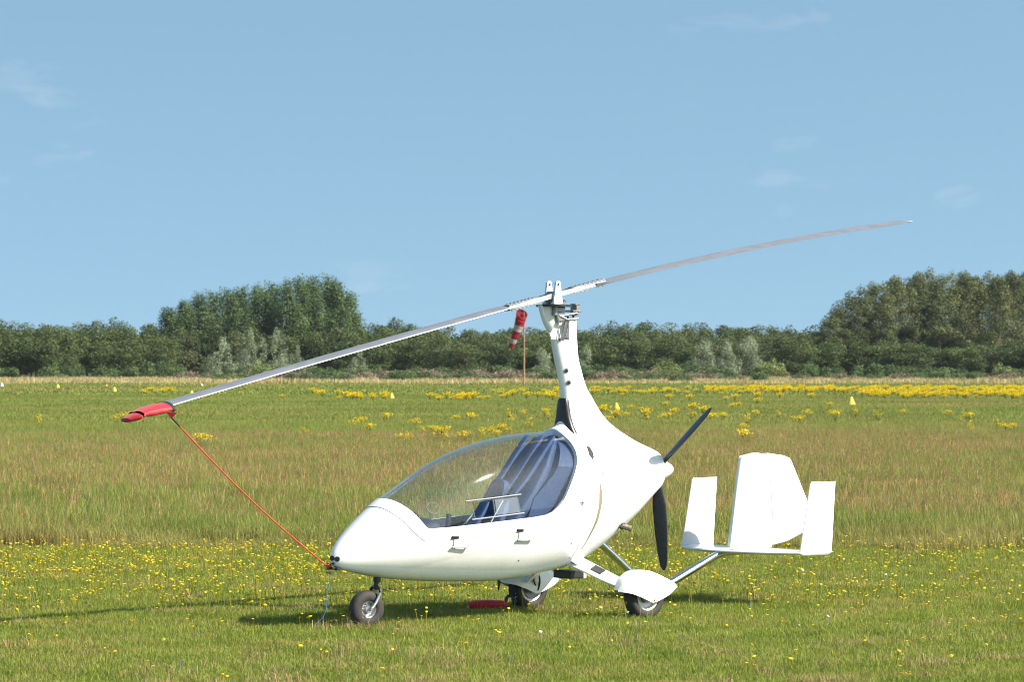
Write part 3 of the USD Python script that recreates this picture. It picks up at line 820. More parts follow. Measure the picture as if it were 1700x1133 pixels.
def field(u, v, w, k=.11, n=2.3):
    d = np.maximum(U0 - u, 1e-6)
    t = np.sqrt(np.minimum(d, 3.6))
    hw, zm = np.maximum(_hw(t), 1e-3), _zm(t)
    a = np.maximum(np.where(w > zm, _zt(t) - zm, zm - _zb(t)), 1e-3)
    n = np.where(w > zm, n, np.maximum(2.0, n - 1.2 * np.clip(zm - w, 0, .25)))
    g = (((np.abs(v) / hw) ** n + (np.abs(w - zm) / a) ** n + 1e-12) ** (1 / n) - 1) * np.minimum(hw, a)
    g = np.where(u > U0, np.hypot(u - U0, np.hypot(v, w - .56)), g)
    e = -1.125 - u
    h = np.clip(.5 - .5 * (g - e) / .03, 0, 1)
    A = g * (1 - h) + e * h + .03 * h * (1 - h)
    f, r, th = _mf(w), _mr(w), _mt(w)
    q = ((np.abs((u - .5 * (f + r)) / (.5 * (f - r)))) ** 2.4 + (np.abs(v) / th) ** 2.4 + 1e-12) ** (1 / 2.4)
    B = np.maximum(np.maximum((q - 1) * th, w - 2.62), 1.2 - w)
    h = np.clip(.5 + .5 * (B - A) / k, 0, 1)
    return B * (1 - h) + A * h - k * h * (1 - h)


def gradient(p, e=1e-3):
    g = np.empty_like(p)
    for a in range(3):
        d = np.zeros(3)
        d[a] = e
        g[:, a] = (field(*(p + d).T) - field(*(p - d).T)) / (2 * e)
    return g


HG = .017
LO = np.array([-1.30, -.47, .22])
NG = np.ceil((np.array([2.42, .47, 2.72]) - LO) / HG).astype(int)
gu, gvv, gw = (LO[a] + HG * np.arange(NG[a]) for a in range(3))
GRID = field(gu[:, None, None], gvv[None, :, None], gw[None, None, :])


def isosurface(iso):
    """surface nets of the body field at iso, then moved onto the surface."""
    g = GRID - iso
    s = g < 0
    c = np.zeros(np.array(g.shape) - 1)
    acc = np.zeros(c.shape + (3,))
    for ax in range(3):
        for da in (0, 1):
            for db in (0, 1):
                sl0, sl1 = [], []
                o = [x for x in range(3) if x != ax]
                for x in range(3):
                    if x == ax:
                        sl0.append(slice(0, -1)); sl1.append(slice(1, None))
                    else:
                        dd = da if x == o[0] else db
                        e = slice(dd, g.shape[x] - 1 + dd)
                        sl0.append(e); sl1.append(e)
                a, b = g[tuple(sl0)], g[tuple(sl1)]
                m = (a < 0) != (b < 0)
                t = np.where(m, a / np.where(m, a - b, 1), 0)
                c += m
                acc[..., ax] += t
                acc[..., o[0]] += m * da
                acc[..., o[1]] += m * db
    act = c > 0
    idx = -np.ones(c.shape, int)
    idx[act] = np.arange(act.sum())
    cell = np.argwhere(act)
    V = LO + HG * (cell + acc[act] / c[act][:, None])
    F = []
    for ax in range(3):
        o = [x for x in range(3) if x != ax]
        a = np.take(s, range(s.shape[ax] - 1), ax)
        b = np.take(s, range(1, s.shape[ax]), ax)
        e = np.argwhere(a != b)
        e = e[(e[:, o[0]] > 0) & (e[:, o[1]] > 0) & (e[:, o[0]] < s.shape[o[0]] - 1) & (e[:, o[1]] < s.shape[o[1]] - 1)]
        flip = a[tuple(e.T)]
        qs = []
        for d0, d1 in ((1, 1), (0, 1), (0, 0), (1, 0)):
            z = e.copy()
            z[:, o[0]] -= d0
            z[:, o[1]] -= d1
            qs.append(idx[tuple(z.T)])
        q = np.stack(qs, -1)
        if ax == 1:
            flip = ~flip
        q[~flip] = q[~flip][:, ::-1]
        F.append(q)
    F = tri(np.vstack(F))
    for _ in range(3):
        gr = gradient(V)
        st = (field(*V.T) - iso)[:, None] * gr / np.maximum((gr ** 2).sum(1), .05)[:, None]
        V = V - np.clip(st, -.008, .008)
    m = Manifold(MMesh(V.astype(np.float32), F.astype(np.uint32)))
    if m.is_empty():
        raise RuntimeError('body is not closed')
    if m.volume() < 0:
        m = Manifold(MMesh(V.astype(np.float32), F[:, ::-1].astype(np.uint32)))
    return m


def side_prism(poly, v0=-.7, v1=.7):
    pts = list(orient(Polygon(poly).buffer(0)).exterior.coords)[:-1]
    return CrossSection([pts]).extrude(v1 - v0).rotate([90, 0, 0]).translate([0, v1, 0])


def mbox(lo, hi):
    return Manifold.cube([hi[i] - lo[i] for i in range(3)]).translate(list(lo))


def skin(name, m, material, parent, **kw):
    """a boolean result whose outer faces keep the body's true normals."""
    v, f, n = meshkit.arrays(m, 35)
    near = np.abs(field(*v.T)) < .012
    g = gradient(v)
    g /= np.maximum(np.linalg.norm(g, axis=1), 1e-9)[:, None]
    d = (g * n).sum(1)
    n = np.where((near & (d > .75))[:, None], g, np.where((near & (d < -.75))[:, None], -g, n))
    return obj(name, (v, f), material, parent, normals=n, **kw)


BODY, IN_A, IN_B = isosurface(0.0), isosurface(-.022), isosurface(-.032)
PROUD, GL_IN, DECAL = isosurface(.004), isosurface(-.005), isosurface(.0022)

GLASSP = [(1.782, 1.75), (1.782, 1.022), (1.775, 1.019), (1.765, 1.006), (1.735, .976), (1.697, .935), (1.667, .896), (1.636, .856), (1.600, .808), (1.585, .795), (1.565, .787), (1.337, .797), (.946, .824), (.527, .853), (.40, .868), (.332, .890), (.275, .93), (.217, .985),
          (.149, 1.084), (.083, 1.180), (.03, 1.265), (.005, 1.32), (-.006, 1.37), (-.006, 1.42), (.0, 1.47), (.012, 1.52), (.03, 1.75)]
HOODP = [(1.885, 1.75), (1.885, .965), (1.868, .953), (1.84, .921), (1.802, .879), (1.754, .831), (1.695, .759), (1.635, .708), (1.612, .694), (1.585, .690), (1.337, .703), (1.026, .719), (.707, .737), (.348, .762), (.26, .80), (.17, .90), (.10, 1.0), (.04, 1.10), (-.03, 1.22), (-.055, 1.33), (-.055, 1.44), (-.045, 1.75)]
gp_, hp_ = side_prism(GLASSP), side_prism(HOODP)
mast_guard = mbox((-2, -.8, 1.56), (.06, .8, 3))
hp_ = hp_ - mast_guard
gp_ = gp_ - mast_guard
slotp = [(-.208, 1.12), (-.187, 1.026), (-.183, .936), (-.150, .818), (-.104, .69), (-.068, .565), (-.125, .70), (-.175, .80), (-.214, .936), (-.224, 1.025)]
intakep = [(-.156, 1.414), (-.186, 1.412), (-.196, 1.36), (-.188, 1.325), (-.166, 1.307), (-.145, 1.345)]
cavity = IN_A ^ mbox((-.26, -.6, .3), (2.02, .6, 1.62))
body = BODY - cavity - hp_
# the pocket for the pushrods on the port face of the mast top, and the open rear of the top
body = body - side_prism([(.045, 2.30), (.035, 2.42), (.01, 2.49), (-.05, 2.52), (-.05, 2.7), (-.3, 2.7), (-.3, 2.455), (-.125, 2.475), (-.125, 2.30)], .0, .3)
body = body - side_prism([(-.02, 2.50), (.035, 2.545), (.06, 2.575), (.06, 2.75), (-.4, 2.75), (-.4, 2.45), (-.05, 2.485)], -.3, .3)
body = body - mbox((-1, -.5, 2.582), (1, .5, 2.8))
skin('fuselage', body, WHITE, gyro)
frame_m = (PROUD - IN_A) ^ (hp_ - side_prism(GLASSP) )
skin('canopy_frame', frame_m, WHITE, gyro)
# the sliding vent in the port side of the canopy: an open left half, a pane on the right
ventp = [(1.175, .985), (.945, 1.005), (.935, .875), (1.15, .862)]
VENT = [(1.21, .995), (.70, 1.035), (.67, .885), (1.165, .848)]
hole = side_prism([(1.165, .985), (.965, 1.000), (.955, .880), (1.14, .866)], .05, .7)
glass = ((BODY - GL_IN) ^ gp_) - hole
can = skin('canopy', glass, PLEXI, gyro)


def on_skin(u, w, lift=0.0):
    """the point of the port skin at (u, w)."""
    u, w = np.atleast_1d(np.asarray(u, float)), np.atleast_1d(np.asarray(w, float))
    lo, hi = np.zeros_like(u), np.full_like(u, .6)
    for _ in range(40):
        m = .5 * (lo + hi)
        ins = field(u, m, w) < 0
        lo, hi = np.where(ins, m, lo), np.where(ins, hi, m)
    p = np.c_[u, lo, w]
    g = gradient(p)
    g /= np.linalg.norm(g, axis=1)[:, None]
    return p + lift * g, g


FRAMEC = plain('vent_frame', (.24, .26, .29), .55)


def rail(name, a, b, r, m, parent, lift=.006, **kw):
    t = np.linspace(0, 1, 14)
    p, _ = on_skin(a[0] + (b[0] - a[0]) * t, a[1] + (b[1] - a[1]) * t, lift)
    return obj(name, tube(p, r * .6, 8), m, parent, 40, **kw)


rail('vent_rail', (1.225, .996), (.675, 1.040), .009, FRAMEC, can, label='clear plastic rail above the sliding vent')
rail('vent_rail', (1.175, .850), (.650, .890), .009, FRAMEC, can, label='clear plastic rail below the sliding vent')
rail('vent_edge', (1.172, .987), (1.147, .864), .003, FRAMEC, can)
rail('vent_edge', (.962, 1.000), (.950, .878), .003, FRAMEC, can)
rail('vent_edge', (.712, 1.020), (.690, .900), .003, FRAMEC, can)
FROST = mat('frosted_pane', {'t': ('transparent_bsdf', {'color': (.9, .93, .96)}), 'd': ('principled_bsdf', {'base_color': (.75, .8, .86), 'roughness': .3}), 'm': ('mix_closure', {'fac': .09})},
            [('t.BSDF', 'm.closure1'), ('d.BSDF', 'm.closure2')], 'm.closure')
skin('vent_pane', (PROUD - isosurface(.0028)) ^ side_prism([(.945, 1.006), (.715, 1.022), (.692, .897), (.932, .880)], .05, .7), FROST, can)
tt = np.linspace(0, 2 * np.pi, 30)
p, _ = on_skin(1.515 + .052 * np.cos(tt), .948 + .043 * np.sin(tt), .003)
obj('air_ring', tube(p, .0022, 6, False), plain('clear_ring', (.20, .22, .25), .4), can, 40)
# hidden cockpit
skin('cockpit_lining', ((IN_A - IN_B) ^ mbox((-.255, -.6, .3), (2.0, .6, 1.6))) - gp_, LINING, gyro)
obj('bulkhead', IN_B ^ mbox((-.25, -.6, .45), (-.225, .6, 1.58)), LINING, gyro, 30)


def cushion(pts_u, pts_w, half, thick, r=.05):
    """a padded slab along a side-view line."""
    p = smooth_path(np.c_[pts_u, 0 * np.array(pts_u), pts_w], 14)
    t = np.gradient(p, axis=0)
    t /= np.linalg.norm(t, axis=1)[:, None]
    nn = np.c_[-t[:, 2], 0 * t[:, 0], t[:, 0]]
    hs = np.broadcast_to(half, (14,)) if np.ndim(half) == 0 else np.interp(np.linspace(0, 1, 14), np.linspace(0, 1, len(half)), half)
    en = np.sin(np.pi * np.clip(np.linspace(0, 1, 14) * .94 + .03, 0, 1)) ** .3
    rings = []
    for k in range(14):
        s = superellipse(thick * en[k], hs[k] * (.75 + .25 * en[k]), 4, 28)
        rings.append(p[k] + s[:, :1] * nn[k] + s[:, 1:] * np.array([0, 1, 0]))
    return loft(rings)


rear = obj('seat', cushion([.86, .62, .40, .22, .08], [.55, .82, 1.06, 1.28, 1.475], [.30, .30, .29, .25, .16], .06), SEAT, gyro, 40, label='rear seat with a high reclined back')
obj('side_bolster', IN_B ^ side_prism([(.70, .40), (.46, 1.0), (.25, 1.19), (.10, 1.40), (.03, 1.49), (-.22, 1.52), (-.22, .40)], -.345, .30), SEAT, rear, 30)
for v0 in (-.12, .06, .2):
    obj('seat_pad', cushion([.56, .40, .24, .12], [.99, 1.14, 1.33, 1.47], .035, .02) .apply_translation((.055, v0, .03)), SEATPAD, rear, 40)
front = obj('seat', cushion([1.30, 1.02, .84, .70, .60], [.60, .56, .64, .82, .99], [.24, .24, .23, .21, .17], .055), SEAT, gyro, 40, label='front seat with a round headrest')
obj('headrest', place(loft([np.c_[r_ * s_, np.full(28, z_)] for r_, s_, z_ in zip([superellipse(.115, .105, 2.4, 28)] * 5, (.72, .96, 1.0, .96, .72), (-.055, -.04, 0, .04, .055))]), (.585, .0, 1.04), (-.35, 0, .94), (0, 1, 0), (.94, 0, .35)), SEAT, front, 40)
obj('seat_pad', cushion([.90, .78, .68], [.66, .80, .95], .06, .02).apply_translation((.05, .0, .02)), SEATPAD, front, 40)
for a, b in (((.64, .12, .98), (.98, .19, .60)), ((.64, -.12, .98), (.98, -.19, .60)), ((.60, .14, .90), (.72, .26, .72))):
    a, b = np.array(a), np.array(b)
    w = np.array([0.012, .02, 0])
    obj('harness_strap', loft([[a - w, a + w, a + w + (.006, 0, .006), a - w + (.006, 0, .006)], [b - w, b + w, b + w + (.006, 0, .006), b - w + (.006, 0, .006)]]), STRAP, front, False)
dash = obj('instrument_panel', loft([np.c_[np.full(28, x), superellipse(h_, z_, 3, 28) + (0, c_)] for x, h_, z_, c_ in ((1.72, .14, .06, .72), (1.55, .20, .10, .735), (1.40, .22, .12, .74), (1.36, .21, .11, .74))]), LINING, gyro, 40)
for v0 in (-.12, 0, .12):
    obj('gauge', cyl((1.362, v0, .76), (1.352, v0, .762), .045, 20), BLACK, dash, 30)
obj('compass', trimesh.creation.icosphere(2, .04).apply_translation((1.52, .06, .87)), BLACK, dash, True)
obj('control_stick', cat(tube([(1.18, 0, .42), (1.15, .0, .62), (1.12, 0, .80)], .014, 10), tube([(1.125, 0, .77), (1.11, 0, .88)], .022, 10)), BLACK, gyro, 40)

# things let into or set on the skin
skin('side_slot', (DECAL - GL_IN) ^ side_prism(slotp, .05, .7), OLIVE, gyro, label='slim olive grey cooling slot in the port side')
skin('side_slot', (DECAL - GL_IN) ^ side_prism(slotp, -.7, -.05), OLIVE, gyro, label='slim olive grey cooling slot in the starboard side')
skin('air_intake', (DECAL - GL_IN) ^ side_prism(intakep, .05, .7), DARK, gyro)
skin('air_intake', (DECAL - GL_IN) ^ side_prism(intakep, -.7, -.05), BLACK, gyro)
skin('red_marking', (DECAL - GL_IN) ^ side_prism([(-.240, 1.186), (-.287, 1.188), (-.287, 1.194), (-.240, 1.192)], .05, .7), REDMARK, gyro)
skin('panel_line', (isosurface(.0012) - GL_IN) ^ side_prism([(.005, .40), (.012, .40), (-.05, 1.0), (-.04, 1.20), (-.047, 1.20), (-.058, 1.0)], .05, .7), GREYPAINT, gyro)
for u, w in ((.085, .62), (.03, .50), (.62, .50), (-.02, 1.28), (-.30, 1.22), (-.27, 1.16), (-.36, 1.19)):
    p, g = on_skin(u, w)
    obj('fastener', cyl(p[0] - g[0] * .004, p[0] + g[0] * .002, .007, 12), STEEL, gyro, 30)
p, g = on_skin(.01, .962)
obj('fuel_cap', cat(cyl(p[0] - g[0] * .01, p[0] + g[0] * .006, .024, 20), cyl(p[0], p[0] + g[0] * .02, .008, 10)), ALU, gyro, 30)
for k, (u, w) in enumerate(((1.335, .712), (.689, .750))):
    p, g = on_skin(u, w, .004)
    du = np.array([1.0, 0, .02])
    du = du - g[0] * (du @ g[0])
    du /= np.linalg.norm(du)
    up = np.cross(g[0], du)
    up = up * np.sign(up[2])
    h = obj('hinge', place(box((-.034, -.012, -.006), (.034, .012, .010), .004), p[0], du, up, g[0]), BLACK, gyro, 30)
    q, g2 = on_skin(u - .01, w - .045, .004)
    hd = obj('latch', place(box((-.018, -.036, -.004), (.018, .03, .006), .003), q[0], du, up, g2[0]), WHITE, gyro, 30)
    obj('lever', place(cat(box((-.12, -.005, .004), (.035, .005, .016), .003), box((-.13, -.006, .002), (-.115, .02, .014), .003)), q[0] - up * .03, du, up, g2[0]), GREYPAINT, hd, 30)
    obj('lever_gap', place(box((-.12, -.0085, -.004), (.035, -.006, .003)), q[0] - up * .03, du, up, g2[0]), DARK, hd, 30)
for p0 in ((-.098, 2.04), (-.124, 1.94)):
    p, g = on_skin(*p0)
    b = obj('mast_bolt', cat(cyl(p[0] - g[0] * .01, p[0] + g[0] * .0015, .021, 20)), STEEL, gyro, 30)
    obj('bolt_head', cyl(p[0] + g[0] * .001, p[0] + g[0] * .008, .011, 6), BLACK, b, 30)
for uu, vv, ww in ((2.296, .012, .566), (2.276, .048, .560)):
    pp = np.array([[uu, vv, ww]])
    g = gradient(pp)[0]
    g /= np.linalg.norm(g)
    for _ in range(8):
        gg = gradient(pp)
        pp = pp - field(*pp.T)[:, None] * gg / (gg ** 2).sum()
    obj('nose_vent', cyl(pp[0] - g * .006, pp[0] + g * .003, .021, 20), BLACK, gyro, 30)
tow = obj('tow_bracket', cat(box((2.255, -.028, .475), (2.305, .024, .497), .006), tube([(2.295, -.02, .487), (2.325, -.025, .475), (2.33, -.01, .455), (2.30, 0, .45)], .008, 8), tube([(2.30, .01, .50), (2.315, .0, .515), (2.29, .03, .53)], .007, 8), box((2.24, .01, .47), (2.28, .05, .49), .005)), BLACK, gyro, 30)
# black scoop in front of the mast foot
rings = []
for w, c_, a_, b_ in ((1.47, -.130, .060, .165), (1.52, -.128, .050, .142), (1.58, -.122, .043, .108), (1.66, -.115, .037, .080), (1.74, -.112, .034, .064), (1.795, -.112, .031, .054), (1.812, -.113, .020, .038)):
    s = superellipse(a_, b_, 2.6, 30)
    rings.append(np.c_[s[:, 0] + c_, s[:, 1], np.full(30, w)])
_sc = loft(rings)
obj('air_scoop', Manifold(MMesh(np.asarray(_sc.vertices, np.float32), np.asarray(_sc.faces, np.uint32))) - IN_A, BLACK, gyro, 40)
obj('antenna', tube([(.60, .02, .35), (.60, .02, .30), (.605, .02, .24)], [.014, .012, .004], 8), BLACK, gyro, 30)

# exhaust
obj('exhaust_pipe', cat(tube([(-.46, .20, .77), (-.54, .255, .745), (-.60, .305, .722)], .024, 16, False), tube([(-.60, .305, .722), (-.56, .27, .738)], .019, 16)), RUST, gyro, 40)
obj('exhaust_collar', trimesh.creation.torus(.026, .006).apply_transform(np.array([[1, 0, 0, -.545], [0, .4, -.92, .26], [0, .92, .4, .742], [0, 0, 0, 1.]])), BLACK, gyro, 40)

# keel tube
keel = smooth_path([(-.42, 0, .66), (-.57, 0, .555), (-.90, 0, .305)], 20).tolist() + [(-.98, 0, .252), (-1.06, 0, .218), (-1.16, 0, .20), (-1.26, 0, .208), (-1.36, 0, .238), (-1.43, 0, .265)] + smooth_path([(-1.50, 0, .295), (-1.84, 0, .432)], 8).tolist() + [(-1.90, 0, .448), (-1.98, 0, .455), (-2.10, 0, .457), (-2.60, 0, .458)]
obj('keel_tube', tube(keel, np.r_[np.full(len(keel) - 4, .032), .030, .026, .022, .012], 24), CHROME, gyro, True)
# box under the belly, aft
bb = obj('belly_box', box((-.235, -.10, .312), (-.085, .12, .380), .008), BLACK, gyro, 30)
obj('end_cap', box((-.272, -.095, .309), (-.236, .115, .377), .006), GREYPAINT, bb, 30)

# main legs, wheels and spats
for sgn in (1, -1):
    side = 'port' if sgn > 0 else 'starboard'
    P0, P1, P2, P3 = (np.array(x, float) for x in ((-.10, .10, .475), (-.135, .26, .420), (-.24, .52, .305), (-.335, .72, .235)))
    path = smooth_path([P0, P1, P2, P3], 22)
    path[:, 1] *= sgn
    t = np.gradient(path, axis=0)
    t /= np.linalg.norm(t, axis=1)[:, None]
    chord = np.array([1.0, 0, -.36])
    rings = []
    for k in range(22):
        c = chord - t[k] * (chord @ t[k])
        c /= np.linalg.norm(c)
        m = np.cross(t[k], c)
        s = superellipse(.084 - .028 * k / 21, .018 - .003 * k / 21, 2.6, 28)
        rings.append(path[k] + s[:, :1] * c + s[:, 1:] * m)
    leg = obj('main_leg', loft(rings), WHITE, gyro, 40, label=f'{side} undercarriage leg')
    c = chord - t[6] * (chord @ t[6])
    c /= np.linalg.norm(c)
    m = np.cross(t[6], c)
    m *= np.sign(m[2])
    q = path[6]
    m2 = np.cross(t[9], c); m2 *= np.sign(m2[2])
    s6 = superellipse(.040, .0035, 5, 24)
    obj('step_pad', loft([path[k] + (s6[:, :1] - .012) * c + s6[:, 1:] * m + m * .0185 for k in (7, 8, 9, 10)]), BLACK, leg, 30)
    obj('leg_fairing', trimesh.convex.convex_hull(np.vstack([np.c_[superellipse(.10, .05, 2, 16) + (-.10, .13 * sgn), np.full(16, .50)], np.c_[superellipse(.06, .025, 2, 16) + (-.12, .22 * sgn), np.full(16, .437)]])), WHITE, gyro, 30)
    # wheel
    wc = np.array([-.352, sgn * .735, .188])
    W, R = .062, .190
    prof = [(-.6 * W, .112), (-.95 * W, .128), (-1.0 * W, .150), (-.88 * W, .172), (-.55 * W, .186), (0, R), (.55 * W, .186), (.88 * W, .172), (1.0 * W, .150), (.95 * W, .128), (.6 * W, .112)]
    sp = smooth_path(np.c_[prof, np.zeros(11)], 34)[:, :2]
    k = 48
    a = np.arange(k) * 2 * np.pi / k

    def ring(x, r):
        return np.c_[r * np.cos(a) + wc[0], np.full(k, x) + wc[1], r * np.sin(a) + wc[2]]
    wh = obj('wheel', cat(loft([ring(x, r) for x, r in ((-.03, .05), (-.03, .03), (.03, .03), (.03, .05))], (True, True))), ALU, gyro, 30, label=f'{side} main wheel')
    obj('tyre', loft([ring(x, r) for x, r in sp], (False, False)), RUBBER, wh, 40)
    obj('rim', loft([ring(x, r) for x, r in ((-.045, .118), (-.052, .112), (-.046, .098), (-.018, .085), (-.012, .05), (.012, .05), (.018, .085), (.046, .098), (.052, .112), (.045, .118))], (False, False)), WHITE, wh, 40)
    obj('axle', cyl(wc - (0, .07, 0), wc + (0, .07, 0), .017, 14), STEEL, wh, 30)
    obj('brake_disc', loft([ring(x * 1.0, r) for x, r in ((-.036 * sgn, .02), (-.036 * sgn, .082), (-.040 * sgn, .082), (-.040 * sgn, .02))], (True, True)), STEEL, wh, 30)
    # spat: outline from the side, rounded across
    xs_ = np.array([-.052, -.075, -.10, -.14, -.206, -.28, -.366, -.433, -.50, -.567, -.634, -.688, -.715])
    zt_ = np.array([.268, .316, .345, .374, .404, .410, .404, .386, .362, .336, .309, .284, .262])
    xb_ = np.array([-.045, -.14, -.233, -.30, -.355, -.42, -.466, -.601, -.715])
    zb_ = np.array([.241, .224, .190, .163, .141, .152, .165, .202, .250])
    us = np.r_[-.047, np.linspace(-.055, -.712, 44), -.716]
    zt = PchipInterpolator(-xs_, zt_, extrapolate=True)(-us)
    zt[0], zt[-1] = .252, .255
    zb = np.interp(-us, -xb_, zb_)
    x01 = (us - us[0]) / (us[-1] - us[0])
    hw = .108 * np.sqrt(np.clip(1 - (1 - np.clip(x01 / .34, 0, 1)) ** 2, .06, 1)) * np.where(x01 > .45, np.clip(1 - ((x01 - .45) / .57) ** 1.7, .08, 1), 1)
    arc = np.linspace(0, np.pi, 25)
    rows = []
    for i_ in range(len(us)):
        hgt = max(zt[i_] - zb[i_], .006)
        yy, zz = hw[i_] * np.sign(np.cos(arc)) * abs(np.cos(arc)) ** .55, zb[i_] + hgt * abs(np.sin(arc)) ** .75
        rows.append(np.c_[np.full(25, us[i_]), sgn * .735 + yy, zz])
    rows = np.array(rows)
    n_, k_ = rows.shape[:2]
    ii, jj = np.meshgrid(np.arange(n_ - 1), np.arange(k_ - 1), indexing='ij')
    qd = np.stack([ii * k_ + jj, ii * k_ + jj + 1, (ii + 1) * k_ + jj + 1, (ii + 1) * k_ + jj], -1).reshape(-1, 4)
    vv_ = rows.reshape(-1, 3)
    cen = vv_.mean(0)
    inner = cen + (vv_ - cen) * np.array([.975, .94, .965])
    inner[:, 2] = np.maximum(inner[:, 2], np.minimum(vv_[:, 2], inner[:, 2] + .02))
    nn_ = len(vv_)
    edge = np.r_[np.arange(n_) * k_, ]
    f_ = [tri(qd), tri(qd + nn_)[:, ::-1]]
    for col in (0, k_ - 1):
        e_ = np.arange(n_) * k_ + col
        f_.append(tri(np.stack([e_[:-1], e_[1:], e_[1:] + nn_, e_[:-1] + nn_], -1)))
    m = trimesh.Trimesh(np.vstack([vv_, inner]), np.vstack(f_), process=False)
    trimesh.repair.fix_normals(m)
    sp_ = obj('wheel_fairing', m, WHITE, gyro, 45, label=f'{side} wheel fairing')
    obj('fairing_screw', cyl((-.372, sgn * .735 + sgn * .088, .163), (-.372, sgn * .735 + sgn * .112, .163), .008, 12), STEEL, sp_, 30)
    st_ = obj('axle_strut', loft([np.c_[superellipse(a1, b1, 3, 20) + (x1, sgn * y1), np.full(20, z1)] for a1, b1, x1, y1, z1 in ((.042, .014, -.30, .585, .315), (.036, .014, -.335, .625, .255), (.032, .013, -.348, .645, .20), (.024, .012, -.352, .648, .150))]), WHITE, leg, 40)
    if sgn < 0:
        obj('brake_hose', tube(smooth_path([(-.37, sgn * .63, .17), (-.385, sgn * .62, .24), (-.345, sgn * .60, .32), (-.29, sgn * .54, .345), (-.20, sgn * .40, .40)], 24), .008, 8), BLACK, leg, 40)
    if sgn < 0:
        obj('brake_caliper', cat(box((-.40, -.665, .16), (-.33, -.645, .24), .006), tube([(-.36, -.64, .20), (-.30, -.60, .26), (-.24, -.50, .32)], .007, 8)), BLACK, leg, 30)

# nose wheel, steered a little, and its fork
nsteer = math.radians(8)
fx, fy = np.array([math.cos(nsteer), -math.sin(nsteer), 0]), np.array([math.sin(nsteer), math.cos(nsteer), 0])
nc = np.array([1.95, 0, .150])
W, R, k = .052, .150, 44
a = np.arange(k) * 2 * np.pi / k


def nring(x, r):
    return nc + x * fy + (r * np.cos(a))[:, None] * fx + (r * np.sin(a))[:, None] * np.array([0, 0, 1.0])


ng = obj('nose_wheel', loft([nring(x, r) for x, r in ((-.04, .02), (-.04, .028), (.04, .028), (.04, .02))]), ALU, gyro, 30)
prof = [(-.6 * W, .064), (-.92 * W, .076), (-1.0 * W, .098), (-.9 * W, .124), (-.55 * W, .144), (0, R), (.55 * W, .144), (.9 * W, .124), (1.0 * W, .098), (.92 * W, .076), (.6 * W, .064)]
obj('tyre', loft([nring(x, r) for x, r in smooth_path(np.c_[prof, np.zeros(11)], 34)[:, :2]], (False, False)), RUBBER, ng, 40)
obj('rim', loft([nring(x, r) for x, r in ((-.034, .070), (-.042, .066), (-.036, .056), (-.014, .048), (-.010, .026), (.010, .026), (.014, .048), (.036, .056), (.042, .066), (.034, .070))], (False, False)), ALU, ng, 40)
for q in range(5):
    w = q * 2 * np.pi / 5
    c_ = nc + .024 * fy + .036 * (math.cos(w) * fx + math.sin(w) * np.array([0, 0, 1]))
    obj('wheel_bolt', cyl(c_ - fy * .012, c_ + fy * .006, .006, 8), STEEL, ng, 30)
top = np.array([1.858, 0, .315])
fork = obj('nose_fork', cat(cyl((1.835, 0, .45), (1.848, 0, .36), .030, 18), cyl((1.846, 0, .375), (1.862, 0, .30), .019, 16)), BLACK, gyro, 40)
arch = [top + fy * y + np.array([0, 0, z]) for y, z in ((-.078, -.035), (-.070, -.012), (-.045, .002), (0, .008), (.045, .002), (.070, -.012), (.078, -.035))]
obj('fork_crown', tube(smooth_path(arch, 24), .014, 12), BLACK, fork, 40)
for s in (-1, 1):
    obj('fork_arm', tube(smooth_path([top + fy * .078 * s + (0, 0, -.03), top + fy * .079 * s + fx * .035 + (0, 0, -.10), nc + fy * .074 * s], 14), .0125, 12), ALU, fork, 40)
    obj('axle_nut', cyl(nc + fy * .06 * s, nc + fy * .092 * s, .014, 6), STEEL, fork, 30)

# propeller
hub = np.array([-1.166, 0, 1.197])
spin = obj('spinner', loft([np.c_[np.full(32, x), superellipse(r, r, 2, 32) + (0, 1.197)] for x, r in ((-1.12, .092), (-1.16, .093), (-1.21, .086), (-1.26, .071), (-1.31, .048), (-1.338, .027), (-1.345, .010))]), WHITE, gyro, 40)
for ang in (38.0, -84.0, 157.0):
    r_ = np.array([0.0, math.cos(math.radians(ang)), math.sin(math.radians(ang))])
    tg = np.cross([1.0, 0, 0], r_)
    rings = []
    for s in np.linspace(0, 1, 26):
        rad = .06 + .80 * s
        ch = np.interp(s, [0, .10, .3, .6, .85, .95, 1.0], [.050, .075, .118, .112, .084, .062, .020])
        th_ = np.interp(s, [0, .10, .3, .7, 1.0], [.024, .020, .013, .007, .003])
        pit = -math.radians(np.interp(s, [0, .3, 1], [50, 40, 26]))
        cdir = math.cos(pit) * tg + math.sin(pit) * np.array([1.0, 0, 0])
        nd_ = np.cross(cdir, r_)
        e = superellipse(ch / 2, th_, 2.2, 22)
        off = 0 * cdir
        rings.append(hub + r_ * rad + off + e[:, :1] * cdir + e[:, 1:] * nd_)
    obj('propeller_blade', loft(rings), CARBON, gyro, 40)

# tail
def panel(levels, side_axis=1, naca=.12, front=True, n=26, y0=0.0, cut=None, curve=None):
    """a wing loft: levels = (height, leading x, trailing x, thickness scale); section across y."""
    rings = []
    for z, le, te, ts in levels:
        x = .5 * (1 - np.cos(np.linspace(0, np.pi, n)))
        yt = 5 * naca * (.2969 * np.sqrt(x) - .126 * x - .3516 * x ** 2 + .2843 * x ** 3 - .1015 * x ** 4) * abs(le - te) * ts
        X_ = le + (te - le) * x
        up = np.c_[X_, yt]
        dn = np.c_[X_, -yt][::-1][1:-1]
        pr = np.vstack([up, dn])
        rings.append(np.c_[pr[:, 0], pr[:, 1] + y0, np.full(len(pr), z)] if side_axis == 1 else np.c_[pr[:, 0], np.full(len(pr), z), pr[:, 1] + y0])
    return loft(rings)


